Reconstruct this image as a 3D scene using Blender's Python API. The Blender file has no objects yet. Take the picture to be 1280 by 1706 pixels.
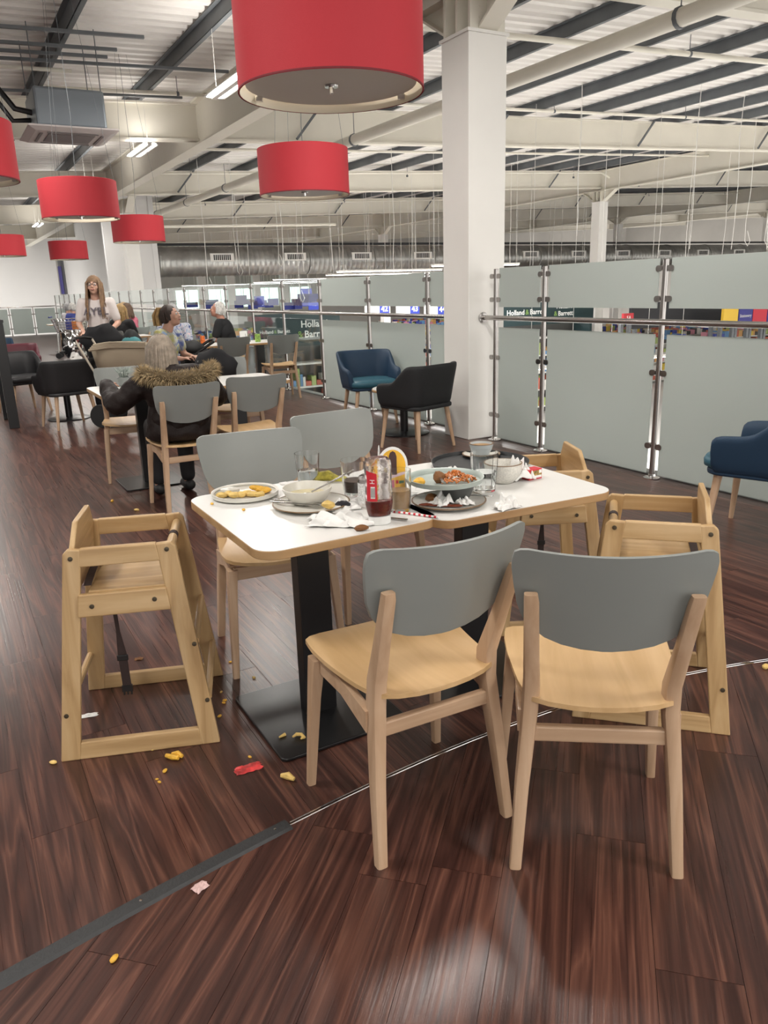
import bpy, bmesh, math, random
import numpy as np
from mathutils import Matrix, Vector
random.seed(7)
S = bpy.context.scene
COL = S.collection
# ---------------------------------------------------------------- camera
FPX, HC = 1282.0, 1.435                       # focal length in pixels (1280x1706 frame), eye height
PITCH, ROLL = math.atan(373/1282.), math.atan(143/4401.)
_f = np.array([0, math.cos(PITCH), -math.sin(PITCH)]); _r0 = np.array([1., 0, 0]); _u0 = np.cross(_r0, _f)
_c, _s = math.cos(ROLL), math.sin(ROLL)
CR, CU = _c*_r0 - _s*_u0, _s*_r0 + _c*_u0
cam = bpy.data.cameras.new('camera'); camo = bpy.data.objects.new('camera', cam); COL.objects.link(camo)
cam.sensor_fit = 'HORIZONTAL'; cam.sensor_width = 36; cam.lens = 36*FPX/1280; cam.clip_end = 300; cam.clip_start = .05
M = Matrix.Identity(4)
for i in range(3):
    M[i][0], M[i][1], M[i][2] = CR[i], CU[i], -_f[i]
M[2][3] = HC
camo.matrix_world = M
S.camera = camo
# ---------------------------------------------------------------- world, exposure
W = bpy.data.worlds.new('world'); S.world = W; W.use_nodes = True
bg = W.node_tree.nodes['Background']; bg.inputs[0].default_value = (1, .97, .93, 1); bg.inputs[1].default_value = 1.25
S.view_settings.view_transform = 'Standard'; S.view_settings.look = 'None'; S.view_settings.gamma = 1
S.view_settings.use_curve_mapping = False
S.view_settings.exposure = 0.85
S.cycles.use_denoising = True; S.cycles.transparent_max_bounces = 24
LUM_W, STORE_W = 58, 420                     # watts of one cafe luminaire / of one run of store strip lights
# ---------------------------------------------------------------- pixel -> place
def ray(px, py): return CR*(px-640)/FPX - CU*(py-853)/FPX + _f
def g(px, py, z=0.):
    d = ray(px, py); return np.array([0, 0, HC]) + d*((z-HC)/d[2])
def proj(p):
    q = np.array(p, float) - [0, 0, HC]; d = q@_f
    return 640+FPX*(q@CR)/d, 853-FPX*(q@CU)/d, d
A0, B0 = g(1083.8, 796.3), g(540, 664)
DD = (B0-A0)/np.linalg.norm(B0-A0); NN = np.array([DD[1], -DD[0], 0.])     # along / across the balustrade
CC = g(781, 733) + .205*DD + .205*NN; CC[2] = 0                             # big column
GRID = math.atan2(NN[1], NN[0])
def tn(t, n, z=0.): p = CC+t*DD+n*NN; return Vector((p[0], p[1], z))
def hitN(px, py, t):
    d = ray(px, py); P0 = CC+t*DD; o = np.array([0, 0, HC]); s = ((P0-o)@DD)/(d@DD); p = o+d*s
    return (p-P0)@NN, p[2]
TN = Matrix.Translation((CC[0], CC[1], 0)) @ Matrix.Rotation(GRID, 4, 'Z')   # local x = n, local y = t
# ---------------------------------------------------------------- mesh helpers
class MB:
    def __init__(s): s.v = []; s.f = []; s.mi = []; s.cur = 0
    def add(s, vs, fs, M=None):
        k = len(s.v)
        for v in vs:
            v = Vector(v); s.v.append(M @ v if M is not None else v)
        for f in fs: s.f.append([i+k for i in f]); s.mi.append(s.cur)
        return s
    def box(s, c, sz, M=None):
        x, y, z = c; a, b, h = sz[0]/2, sz[1]/2, sz[2]/2
        vs = [(x+i*a, y+j*b, z+k*h) for k in (-1, 1) for j in (-1, 1) for i in (-1, 1)]
        return s.add(vs, [(0, 2, 3, 1), (4, 5, 7, 6), (0, 1, 5, 4), (2, 6, 7, 3), (0, 4, 6, 2), (1, 3, 7, 5)], M)
    def bar(s, p0, p1, w, h, w2=None, h2=None, up=(0, 0, 1), M=None):
        p0, p1 = Vector(p0), Vector(p1); w2 = w if w2 is None else w2; h2 = h if h2 is None else h2
        d = (p1-p0).normalized(); u = Vector(up)
        if abs(d.dot(u)) > .98: u = Vector((0, 1, 0))
        x = d.cross(u).normalized(); y = x.cross(d)
        vs = [p0+x*a*w/2+y*b*h/2 for a, b in ((-1, -1), (1, -1), (1, 1), (-1, 1))]+[p1+x*a*w2/2+y*b*h2/2 for a, b in ((-1, -1), (1, -1), (1, 1), (-1, 1))]
        return s.add(vs, [(3, 2, 1, 0), (4, 5, 6, 7), (0, 1, 5, 4), (1, 2, 6, 5), (2, 3, 7, 6), (3, 0, 4, 7)], M)
    def loft(s, rings, cap=True, closed=True, M=None):
        n = len(rings[0]); vs = [p for r in rings for p in r]; fs = []
        for i in range(len(rings)-1):
            for j in range(n if closed else n-1):
                a, b = i*n+j, i*n+(j+1) % n; fs.append((a, b, b+n, a+n))
        if cap and closed: fs.append(tuple(reversed(range(n)))); fs.append(tuple(range((len(rings)-1)*n, len(rings)*n)))
        return s.add(vs, fs, M)
    def tube(s, pts, r, n=8, cap=True, M=None):
        pts = [Vector(p) for p in pts]; rs = r if isinstance(r, (list, tuple)) else [r]*len(pts); rings = []; x = None
        for i, p in enumerate(pts):
            d = (pts[min(i+1, len(pts)-1)]-pts[max(i-1, 0)]).normalized()
            if x is None: x = d.orthogonal().normalized()
            else:
                x = x-d*x.dot(d); x = x.normalized() if x.length > 1e-6 else d.orthogonal().normalized()
            y = d.cross(x)
            rings.append([p+(x*math.cos(a)+y*math.sin(a))*rs[i] for a in (2*math.pi*k/n for k in range(n))])
        return s.loft(rings, cap, True, M)
    def lathe(s, prof, n=24, M=None, cap=True):
        return s.loft([[(r*math.cos(2*math.pi*k/n), r*math.sin(2*math.pi*k/n), z) for k in range(n)] for r, z in prof], cap, True, M)
    def prism(s, poly, z0, z1, M=None):
        return s.loft([[(x, y, z0) for x, y in poly], [(x, y, z1) for x, y in poly]], True, True, M)
    def ball(s, c, r, n=12, M=None, R=None):
        c = Vector(c); r = (r, r, r) if not isinstance(r, (tuple, list)) else r; m = n//2+1; rings = []
        for i in range(m):
            a = -math.pi/2+math.pi*(i+.02)/(m-.96) if 0 < i < m-1 else (-math.pi/2+.05 if i == 0 else math.pi/2-.05)
            rings.append([Vector((r[0]*math.cos(a)*math.cos(2*math.pi*k/n), r[1]*math.cos(a)*math.sin(2*math.pi*k/n), r[2]*math.sin(a))) for k in range(n)])
        if R is not None: rings = [[R @ p for p in q] for q in rings]
        return s.loft([[c+p for p in q] for q in rings], True, True, M)
    def cap(s, p0, p1, r0, r1, n=10):
        """tapered capsule"""
        p0, p1 = Vector(p0), Vector(p1); d = (p1-p0).normalized()
        pts = [p0-d*r0*.9, p0-d*r0*.6, p0, p1, p1+d*r1*.6, p1+d*r1*.9]
        return s.tube(pts, [r0*.4, r0*.8, r0, r1, r1*.8, r1*.4], n)
    def grid(s, P, M=None):
        return s.loft(P, False, False, M)
    def build(s, name, mat, parent=None, smooth=35, bevel=0, sub=0, remesh=0, smoothit=0, seg=2):
        me = bpy.data.meshes.new(name); me.from_pydata([tuple(v) for v in s.v], [], s.f); me.validate()
        mats = mat if isinstance(mat, (list, tuple)) else [mat]
        for m in mats: me.materials.append(m)
        if len(mats) > 1 and len(me.polygons) == len(s.mi): me.polygons.foreach_set('material_index', s.mi)
        me.update()
        if smooth:
            me.polygons.foreach_set('use_smooth', [True]*len(me.polygons)); me.set_sharp_from_angle(angle=math.radians(smooth))
        o = bpy.data.objects.new(name, me); COL.objects.link(o)
        if parent is not None: o.parent = parent
        if bevel:
            b = o.modifiers.new('bevel', 'BEVEL'); b.width = bevel; b.segments = seg; b.limit_method = 'ANGLE'; b.angle_limit = .6
        if remesh:
            r = o.modifiers.new('remesh', 'REMESH'); r.mode = 'VOXEL'; r.voxel_size = remesh; r.use_smooth_shade = True
        if smoothit:
            q = o.modifiers.new('smooth', 'SMOOTH'); q.iterations = smoothit; q.factor = .5
        if sub:
            q = o.modifiers.new('sub', 'SUBSURF'); q.levels = sub; q.render_levels = sub
        return o
def tag(o, label=None, cat=None, group=None, kind=None):
    if label: o['label'] = label
    if cat: o['category'] = cat
    if group: o['group'] = group
    if kind: o['kind'] = kind
    return o
def empty(name, loc=(0, 0, 0), rz=0, label=None, cat=None, group=None):
    o = bpy.data.objects.new(name, None); COL.objects.link(o); o.location = loc; o.rotation_euler = (0, 0, rz); o.empty_display_size = .1
    return tag(o, label, cat, group)
def dup(o, loc=None, rz=None, label=None, group=None, parent=None):
    c = o.copy(); COL.objects.link(c); c.parent = parent
    for ch in list(o.children): dup(ch, parent=c)
    if loc is not None: c.location = loc
    if rz is not None: c.rotation_euler = (0, 0, rz)
    if label: c['label'] = label
    if group: c['group'] = group
    return c
def disp(o, strength, size, name='folds'):
    t = bpy.data.textures.new(name, 'CLOUDS'); t.noise_scale = size
    m = o.modifiers.new('folds', 'DISPLACE'); m.texture = t; m.strength = strength; m.mid_level = .5
def rrect(w, d, r, n=5):
    out = []
    for cx, cy, a0 in ((w/2-r, d/2-r, 0), (-w/2+r, d/2-r, 90), (-w/2+r, -d/2+r, 180), (w/2-r, -d/2+r, 270)):
        for i in range(n+1):
            a = math.radians(a0+90*i/n); out.append((cx+r*math.cos(a), cy+r*math.sin(a)))
    return out
def text(body, size, mat, M, parent, name='lettering', extrude=.002, align='CENTER', bold=0):
    cu = bpy.data.curves.new(name, 'FONT'); cu.body = body; cu.size = size; cu.extrude = extrude; cu.align_x = align; cu.align_y = 'CENTER'; cu.offset = bold
    cu.materials.append(mat); cu.resolution_u = 2
    o = bpy.data.objects.new(name, cu); dg = bpy.context.evaluated_depsgraph_get()
    me = bpy.data.meshes.new_from_object(o); bpy.data.objects.remove(o)
    if not me.materials: me.materials.append(mat)
    o = bpy.data.objects.new(name, me); COL.objects.link(o); o.parent = parent; o.matrix_local = M
    return o
# ---------------------------------------------------------------- materials
MATS = {}
def mat(name, col, rough=.5, metal=0., spec=.5, bump=0., bscale=60., var=0., vscale=8., emit=None, estr=0., trans=0., coat=0., alpha=1., sss=0.):
    if name in MATS: return MATS[name]
    m = bpy.data.materials.new(name); m.use_nodes = True; nt = m.node_tree; b = nt.nodes['Principled BSDF']
    b.inputs['Base Color'].default_value = (*col, 1); b.inputs['Roughness'].default_value = rough; b.inputs['Metallic'].default_value = metal
    b.inputs['Specular IOR Level'].default_value = spec; b.inputs['Transmission Weight'].default_value = trans; b.inputs['Coat Weight'].default_value = coat; b.inputs['Alpha'].default_value = alpha
    if sss: b.inputs['Subsurface Weight'].default_value = sss; b.inputs['Subsurface Radius'].default_value = (.02, .008, .004)
    if emit: b.inputs['Emission Color'].default_value = (*emit, 1); b.inputs['Emission Strength'].default_value = estr
    tc = nt.nodes.new('ShaderNodeTexCoord')
    if var:
        n = nt.nodes.new('ShaderNodeTexNoise'); n.inputs['Scale'].default_value = vscale; n.inputs['Detail'].default_value = 5; nt.links.new(tc.outputs['Object'], n.inputs['Vector'])
        r = nt.nodes.new('ShaderNodeMapRange'); r.inputs[1].default_value = .3; r.inputs[2].default_value = .7; r.inputs[3].default_value = 1-var; r.inputs[4].default_value = 1+var; nt.links.new(n.outputs[0], r.inputs[0])
        x = nt.nodes.new('ShaderNodeMix'); x.data_type = 'RGBA'; x.blend_type = 'MULTIPLY'; x.inputs[0].default_value = 1; x.inputs[6].default_value = (*col, 1); nt.links.new(r.outputs[0], x.inputs[7]); nt.links.new(x.outputs[2], b.inputs['Base Color'])
    if bump:
        n = nt.nodes.new('ShaderNodeTexNoise'); n.inputs['Scale'].default_value = bscale; n.inputs['Detail'].default_value = 4; nt.links.new(tc.outputs['Object'], n.inputs['Vector'])
        p = nt.nodes.new('ShaderNodeBump'); p.inputs['Strength'].default_value = bump; p.inputs['Distance'].default_value = .01; nt.links.new(n.outputs[0], p.inputs['Height']); nt.links.new(p.outputs[0], b.inputs['Normal'])
    MATS[name] = m; return m
def ramp(nt, stops):
    r = nt.nodes.new('ShaderNodeValToRGB'); e = r.color_ramp.elements
    while len(e) < len(stops): e.new(.5)
    for k, (p, c) in enumerate(stops): e[k].position = p; e[k].color = (*c, 1)
    return r
def wood(name, dark, mid, light, axis='X', fine=1., rough=.42, coordname='Object', gloss_bump=.12):
    """grain runs along the given local axis"""
    if name in MATS: return MATS[name]
    m = bpy.data.materials.new(name); m.use_nodes = True; nt = m.node_tree; L = nt.links; b = nt.nodes['Principled BSDF']
    tc = nt.nodes.new('ShaderNodeTexCoord'); oi = nt.nodes.new('ShaderNodeObjectInfo')
    mp = nt.nodes.new('ShaderNodeMapping'); s = {'X': (1.1, 16, 16), 'Y': (16, 1.1, 16), 'Z': (16, 16, 1.1)}[axis]; mp.inputs['Scale'].default_value = [q*fine for q in s]
    ad = nt.nodes.new('ShaderNodeVectorMath'); ad.operation = 'ADD'; L.new(tc.outputs[coordname], ad.inputs[0])
    sc = nt.nodes.new('ShaderNodeVectorMath'); sc.operation = 'SCALE'; L.new(oi.outputs['Location'], sc.inputs[0]); sc.inputs[3].default_value = .37; L.new(sc.outputs[0], ad.inputs[1]); L.new(ad.outputs[0], mp.inputs[0])
    n = nt.nodes.new('ShaderNodeTexNoise'); n.inputs['Scale'].default_value = 1.3; n.inputs['Detail'].default_value = 6; n.inputs['Distortion'].default_value = .6; L.new(mp.outputs[0], n.inputs['Vector'])
    r = ramp(nt, [(.3, dark), (.5, mid), (.7, light)]); L.new(n.outputs[0], r.inputs[0]); L.new(r.outputs[0], b.inputs['Base Color'])
    n2 = nt.nodes.new('ShaderNodeTexNoise'); n2.inputs['Scale'].default_value = 7; n2.inputs['Detail'].default_value = 3; L.new(mp.outputs[0], n2.inputs['Vector'])
    p = nt.nodes.new('ShaderNodeBump'); p.inputs['Strength'].default_value = gloss_bump; p.inputs['Distance'].default_value = .004; L.new(n2.outputs[0], p.inputs['Height']); L.new(p.outputs[0], b.inputs['Normal'])
    b.inputs['Roughness'].default_value = rough
    MATS[name] = m; return m
# ================================================================ THE SETTING
MW = mat('painted_white', (.78, .765, .73), .45, var=.03, vscale=1.5)
MCREAM = mat('cream_steel', (.72, .685, .60), .42, var=.04, vscale=1.2)
MGREY_STEEL = mat('grey_purlin', (.115, .125, .135), .5, var=.12, vscale=3)
MDECK = mat('roof_sheet', (.74, .71, .68), .5, var=.04, vscale=.6)
MSTEEL = mat('stainless', (.42, .40, .385), .24, 1.)
MCHROME = mat('chrome', (.75, .74, .73), .12, 1.)
MBLACK = mat('black_metal', (.008, .008, .009), .32)
MWALL = mat('wall_paint', (.70, .69, .68), .7, var=.02, vscale=.7)
MGALV = mat('galvanised', (.36, .36, .345), .36, .85, var=.25, vscale=1.5)
MDARKRUB = mat('dark_rubber', (.03, .031, .033), .55, bump=.2, bscale=90)
MLAMP = mat('lit_tube', (1, 1, 1), .5, emit=(1, .98, .94), estr=7)
def wood_floor():
    m = bpy.data.materials.new('plank_vinyl'); m.use_nodes = True; nt = m.node_tree; L = nt.links; b = nt.nodes['Principled BSDF']
    uv = nt.nodes.new('ShaderNodeUVMap'); uv.uv_map = 'UVMap'
    at = nt.nodes.new('ShaderNodeAttribute'); at.attribute_name = 'pid'
    def mapped(sx, sy):
        k = nt.nodes.new('ShaderNodeMapping'); k.inputs['Scale'].default_value = (sx, sy, 1); L.new(uv.outputs[0], k.inputs[0]); return k
    a = mapped(.8, 14)
    n = nt.nodes.new('ShaderNodeTexNoise'); n.inputs['Scale'].default_value = 1; n.inputs['Detail'].default_value = 3; n.inputs['Distortion'].default_value = .8; L.new(a.outputs[0], n.inputs['Vector'])
    mu = nt.nodes.new('ShaderNodeMath'); mu.operation = 'MULTIPLY'; mu.inputs[1].default_value = 9.; L.new(n.outputs[0], mu.inputs[0])
    fr = nt.nodes.new('ShaderNodeMath'); fr.operation = 'PINGPONG'; fr.inputs[1].default_value = 1.; L.new(mu.outputs[0], fr.inputs[0])     # growth-ring bands
    a2 = mapped(1.4, 130)
    n2 = nt.nodes.new('ShaderNodeTexNoise'); n2.inputs['Scale'].default_value = 1; n2.inputs['Detail'].default_value = 5; L.new(a2.outputs[0], n2.inputs['Vector'])
    mx = nt.nodes.new('ShaderNodeMix'); mx.inputs[0].default_value = .5; L.new(fr.outputs[0], mx.inputs[2]); L.new(n2.outputs[0], mx.inputs[3])
    r = ramp(nt, [(.2, (.032, .012, .0095)), (.45, (.056, .0215, .0160)), (.66, (.092, .0365, .0255)), (.88, (.160, .070, .046))]); L.new(mx.outputs[0], r.inputs[0])
    pr = nt.nodes.new('ShaderNodeMapRange'); pr.inputs[3].default_value = .88; pr.inputs[4].default_value = 1.14; L.new(at.outputs['Fac'], pr.inputs[0])
    x = nt.nodes.new('ShaderNodeMix'); x.data_type = 'RGBA'; x.blend_type = 'MULTIPLY'; x.inputs[0].default_value = 1; L.new(r.outputs[0], x.inputs[6]); L.new(pr.outputs[0], x.inputs[7]); L.new(x.outputs[2], b.inputs['Base Color'])
    rr = nt.nodes.new('ShaderNodeMapRange'); rr.inputs[3].default_value = .22; rr.inputs[4].default_value = .38; L.new(n2.outputs[0], rr.inputs[0]); L.new(rr.outputs[0], b.inputs['Roughness'])
    p = nt.nodes.new('ShaderNodeBump'); p.inputs['Strength'].default_value = .35; p.inputs['Distance'].default_value = .0015; L.new(n2.outputs[0], p.inputs['Height']); L.new(p.outputs[0], b.inputs['Normal'])
    b.inputs['Specular IOR Level'].default_value = .55
    return m
MFLOOR = wood_floor()
# ---- cafe floor: slab, curved expansion joint, planks laid in two directions
floor = MB().box((-7, 8, -.154), (14.16, 44, .30), TN).build('floor', mat('floor_slab', (.04, .017, .014), .4), smooth=0)
tag(floor, 'dark reddish wood plank floor of the upper cafe level', kind='structure')
JP = [g(x, y)[:2] for x, y in [(0, 1640), (120, 1580), (240, 1510), (360, 1437), (482, 1365), (640, 1283), (800, 1224), (945, 1180), (1140, 1125), (1280, 1103)]]
JP = [JP[0]+(JP[0]-JP[2])*k for k in (6, 3, 1.5)]+JP+[JP[-1]+np.array(d) for d in ((.8, .13), (2., .25), (6, .4))]
JX, JY = np.array([p[0] for p in JP]), np.array([p[1] for p in JP])
JC = np.polyfit(JX[2:-1], JY[2:-1], 4); jx = np.linspace(JX[2], JX[-2], 80); JX, JY = np.concatenate([JX[:2], jx, JX[-1:]]), np.concatenate([JY[:2], np.polyval(JC, jx), JY[-1:]])
def side(p): return p[1]-np.interp(p[0], JX, JY)            # >0: beyond the joint
def clip(poly, sg, gap=.004):
    out = []; n = len(poly); f = [sg*side(p)-gap for p in poly]
    for i in range(n):
        a, b, fa, fb = poly[i], poly[(i+1) % n], f[i], f[(i+1) % n]
        if fa >= 0: out.append(a)
        if (fa >= 0) != (fb >= 0): k = fa/(fa-fb); out.append(a+(b-a)*k)
    return out
PW, PL = .178, 1.2
def planks(ang, sg, rng):
    u = np.array([math.cos(ang), math.sin(ang)]); v = np.array([-u[1], u[0]]); res = []
    for j in range(-130, 130):
        off = rng.random()*PL
        for i in range(-25, 32):
            u0, v0 = i*PL+off, j*PW; cs = u*(u0+PL/2)+v*(v0+PW/2)
            if cs[1] < .6 or cs[1] > 17: continue
            px, py, d = proj((cs[0], cs[1], 0))
            m = 700/d+60
            if d < .5 or not (-m < px < 1280+m and py < 1706+m): continue
            q = cs-CC[:2]
            if q@NN[:2] > -.02: continue
            e = .0006
            pts = [(u0+e, v0+e)]+[(u0+e+(PL-2*e)*k/10, v0+e) for k in range(1, 10)]+[(u0+PL-e, v0+e), (u0+PL-e, v0+PW-e)]+[(u0+PL-e-(PL-2*e)*k/10, v0+PW-e) for k in range(1, 10)]+[(u0+e, v0+PW-e)]
            poly = [u*a+v*b for a, b in pts]
            s = [sg*side(p) for p in poly]
            if max(s) < 0.02: continue
            poly = clip(poly, sg) if min(s) < .004 else [poly[0], poly[10], poly[11], poly[-1]]
            if len(poly) < 3: continue
            res.append((d, poly, u, v, rng.random()))
    return res
rng = random.Random(3)
PK = planks(GRID+math.pi/2, 1, rng)+planks(math.radians(74.3), -1, rng)
PK.sort(key=lambda q: q[0])
def plank_mesh(items, name, par):
    V, Fc, UV, ID = [], [], [], []
    for d, poly, u, v, r in items:
        k = len(V); n = len(poly)
        V += [(p[0], p[1], 0.) for p in poly]+[(p[0], p[1], -.004) for p in poly]
        Fc.append(list(range(k, k+n)))
        for i in range(n): Fc.append([k+i, k+n+i, k+n+(i+1) % n, k+(i+1) % n])
        for f in Fc[-n-1:]:
            ID.append(r)
            for w in f: p = np.array(V[w][:2]); UV.append((p@u+r*37, p@v+r*11))
    me = bpy.data.meshes.new(name); me.from_pydata(V, [], Fc); uvl = me.uv_layers.new(name='UVMap'); uvl.data.foreach_set('uv', [c for q in UV for c in q])
    a = me.attributes.new('pid', 'FLOAT', 'FACE'); a.data.foreach_set('value', ID); me.materials.append(MFLOOR); me.update()
    o = bpy.data.objects.new(name, me); COL.objects.link(o); o.parent = par; return o
for q in PK[:300]: plank_mesh([q], 'plank', floor)
tag(plank_mesh(PK[300:], 'distant_planks', floor), kind='stuff')
def ribbon(pts, w, h, z=0):
    mb = MB(); P = [Vector((p[0], p[1], z)) for p in pts]; rings = []
    for i, p in enumerate(P):
        d = (P[min(i+1, len(P)-1)]-P[max(i-1, 0)]).normalized(); x = Vector((d.y, -d.x, 0))
        rings.append([p-x*w/2, p-x*w*.36+Vector((0, 0, h)), p+x*w*.36+Vector((0, 0, h)), p+x*w/2])
    return mb.loft(rings)
def jsub(a, b, n=24): return [(x, float(np.interp(x, JX, JY))) for x in np.linspace(a, b, n)]
xe = g(482, 1365)[0]
t = empty('joint_cover', (0, 0, 0), label='dark grey rubber cover strip over the floor joint', cat='cover strip')
ribbon(jsub(-2.4, xe), .05, .006).build('strip', MDARKRUB, t)
for x in (-1.05, -.63, -.33): MB().lathe([(.004, .005), (.004, .0075), (.001, .008)], 8, Matrix.Translation((x, float(np.interp(x, JX, JY)), 0))).build('screw', MCHROME, t)
t = empty('metal_joint', label='pair of thin bright metal edges along the floor joint', cat='floor trim')
for s in (-.006, .006): ribbon([(x, y+s) for x, y in jsub(xe+.003, 6.5, 50)], .004, .0015).build('edge_strip', MCHROME, t)
# ---- lower store level
SZ = -3.3
tag(MB().box((24, 14, SZ-.1), (48, 90, .2), TN).build('floor_store', mat('store_floor', (.58, .57, .55), .3, var=.06, vscale=.5), smooth=0), 'pale floor of the store below', kind='structure')
tag(MB().box((.13, 8, -.3), (.1, 44, .62), TN).build('trim_1', mat('slab_edge', (.35, .36, .36), .5), smooth=0), 'grey edge of the cafe floor under the balustrade', kind='structure')
# ---- roof: corrugated deck, rafters, primary beams, purlins
SL = .04
def zr(n): return 3.97+SL*n                      # underside of rafters
vs, fs = [], []
prof = [(0, 0), (.10, 0), (.13, .045), (.22, .045), (.25, 0)]
n0, n1 = -14., 62.
ys = []
for k in range(int(78/.25)):
    for a, b in prof[:-1]: ys.append((-16+k*.25+a, b))
for y, h in ys:
    for n in (n0, n1): vs.append((n, y, zr(n)+.59+.19+h))
fs = [(2*i, 2*i+1, 2*i+3, 2*i+2) for i in range(len(ys)-1)]
ceiling = MB().add(vs, fs, TN).build('ceiling', MDECK, smooth=0)
tag(ceiling, 'pale corrugated metal roof sheeting over the hall', kind='structure')
def ibeam(p0, p1, w, h, tf=.03, tw=.025):
    mb = MB(); p0, p1 = Vector(p0), Vector(p1); z = Vector((0, 0, 1))
    mb.bar(p0+z*tf/2, p1+z*tf/2, w, tf); mb.bar(p0+z*(h-tf/2), p1+z*(h-tf/2), w, tf); mb.bar(p0+z*h/2, p1+z*h/2, tw, h-2*tf)
    return mb
for t in [-8.05+8.05*k for k in range(0, 8)]:
    mb = ibeam(tn(t, -14, zr(-14)), tn(t, 61, zr(61)), .2, .59)
    mb.build('rafter', MCREAM, ceiling, smooth=0)
for i, n in enumerate((0, 17.4, 34.9, 50)):
    zb = zr(n)-.1
    ibeam(tn(-14, n, zb), tn(48, n, zb), .26, .70).build('primary_beam', MCREAM, ceiling, smooth=0)
k = -13.5-.3
while k < 60:
    mb = MB(); z = zr(k)+.59
    a, b = tn(-15, k, z), tn(60, k, z); w = tn(0, 1, 0)-tn(0, 0, 0)
    mb.bar(a+Vector((0, 0, .09)), b+Vector((0, 0, .09)), .012, .18); mb.bar(a+w*.03+Vector((0, 0, .005)), b+w*.03+Vector((0, 0, .005)), .07, .01); mb.bar(a-w*.03+Vector((0, 0, .175)), b-w*.03+Vector((0, 0, .175)), .07, .01)
    mb.build('purlin', MGREY_STEEL, ceiling, smooth=0)
    k += 1.6
# fly braces from rafter to purlin
for t in [8.05*k for k in range(1, 5)]:
    for k in range(0, 14):
        n = 1.8+k*4.35
        MB().bar(tn(t-.12, n, zr(n)+.05), tn(t-.12, n+.5, zr(n)+.62), .03, .04).build('brace', MGREY_STEEL, ceiling, smooth=0)
# ---- columns
def column(t, n, w, base, label):
    top = zr(n)-.1
    e = empty('column', tn(t, n, base), GRID, label, 'column')
    h = top-base; zc = h-.38
    MB().box((0, 0, zc/2), (w, w, zc)).build('shaft', MW, e, smooth=0, bevel=.006)
    MB().box((0, 0, zc+.01), (w+.03, w+.03, .025)).build('cap_plate', MW, e, smooth=0)
    mb = MB(); mb.box((0, 0, zc+.2), (w*.9, .03, .36)); mb.box((0, w*.45, zc+.2), (w*.9, .03, .36)); mb.box((0, -w*.45, zc+.2), (w*.9, .03, .36)); mb.build('stub', MCREAM, e, smooth=0)
    for s in (-1, 1):
        m2 = MB(); L = .62
        m2.loft([[(x, s*w*.45, zc+.03), (x, s*w*.45, zc+.39), (x, s*(w*.45+L), zc+.39)] for x in (-.012, .012)]); m2.bar((0, s*w*.45, zc+.03), (0, s*(w*.45+L), zc+.39), .2, .02)
        m2.build('haunch', MCREAM, e, smooth=0)
    mb = MB()
    for sx in (-1, 1):
        for kx in (.12, .2, .28):
            for sy in (-.46, .46): mb.lathe([(.016, 0), (.016, .014), (.004, .016)], 6, Matrix.Translation((sx*.08, sy*w+math.copysign(.0, sy), zc+kx)) @ Matrix.Rotation(-math.copysign(math.pi/2, sy), 4, 'X'))
    mb.build('bolts', MCREAM, e, smooth=0)
    return e
column(0, 0, .41, 0, 'tall white square column rising beside the dark armchair')
column(16.1, .42, .36, SZ, 'white column standing at the far end of the cafe balustrade')
column(16.1, 17.4, .41, SZ, 'white column in the store, seen right of the near column')
column(32.2, 17.4, .41, SZ, 'white column in front of the long silver duct')
column(32.2, 34.9, .41, SZ, 'distant white column beyond the store, slim and half hidden by beams')
column(32.2, 50, .41, SZ, 'farthest white column at the store edge')
# ---- walls at the far end
def wall(name, t0, n0, t1, n1, z0, z1, th=.15, m=MWALL, label=None):
    return tag(MB().bar(tn(t0, n0, (z0+z1)/2), tn(t1, n1, (z0+z1)/2), th, z1-z0).build(name, m, smooth=0), label, kind='structure')
ND = hitN(115, 480, 36)[0]
wall('wall_back', 36, -20, 36, ND-.45, -3.3, 5.2, label='plain white far wall')
wall('wall_back_right', 36, ND+.45, 36, 1.5, -3.3, 5.2, label='white far wall beside the door')
MB().bar(tn(36, ND, 3.6), tn(36, ND, 5.2), .9, .15).build('wall_back_head', MWALL, bpy.data.objects['wall_back'], smooth=0)
wall('wall_left', -14, -13.9, 36, -13.9, -.3, 5.0, label='unseen white side wall of the cafe, added to bounce light')  # out of view; added for bounce light and reflections
wall('wall_block_front', 18.6, .2, 18.6, 1.58, SZ, 4.6, label='white wall block beside the round duct')
wall('wall_block_side', 18.5, 1.65, 36, 1.65, SZ, 4.6, label='white wall where the duct comes out')
wall('wall_right', -16, 60.5, 58, 60.5, SZ, 8, m=mat('wall_cladding', (.46, .44, .41), .6, var=.08, vscale=.4), label='far side wall of the store')
MCLAD = mat('wall_cladding', (.46, .44, .41), .6, var=.08, vscale=.4)
wall('wall_far', 56, -14, 56, 62, SZ, 7.4, m=MCLAD, label='far store wall with windows')
d = empty('door_1', tn(36.1, ND, 0), GRID); tag(d, 'tall grey door in the far white wall', kind='structure')
MB().box((.05, 0, 1.8), (.8, .05, 3.6)).build('door_leaf', mat('door_grey', (.2, .2, .21), .5), d, smooth=0)
mb = MB(); mb.box((-.18, 0, 1.75), (.1, .1, 3.5)); mb.box((.55, 0, 1.75), (.08, .1, 3.5)); mb.build('door_frame', mat('frame_grey', (.12, .12, .13), .5), d, smooth=0)
MB().box((-.28, -.04, 2.3), (.2, .02, 1.3)).build('door_sign', mat('sign_violet', (.09, .08, .3), .5), d, smooth=0)
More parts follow.
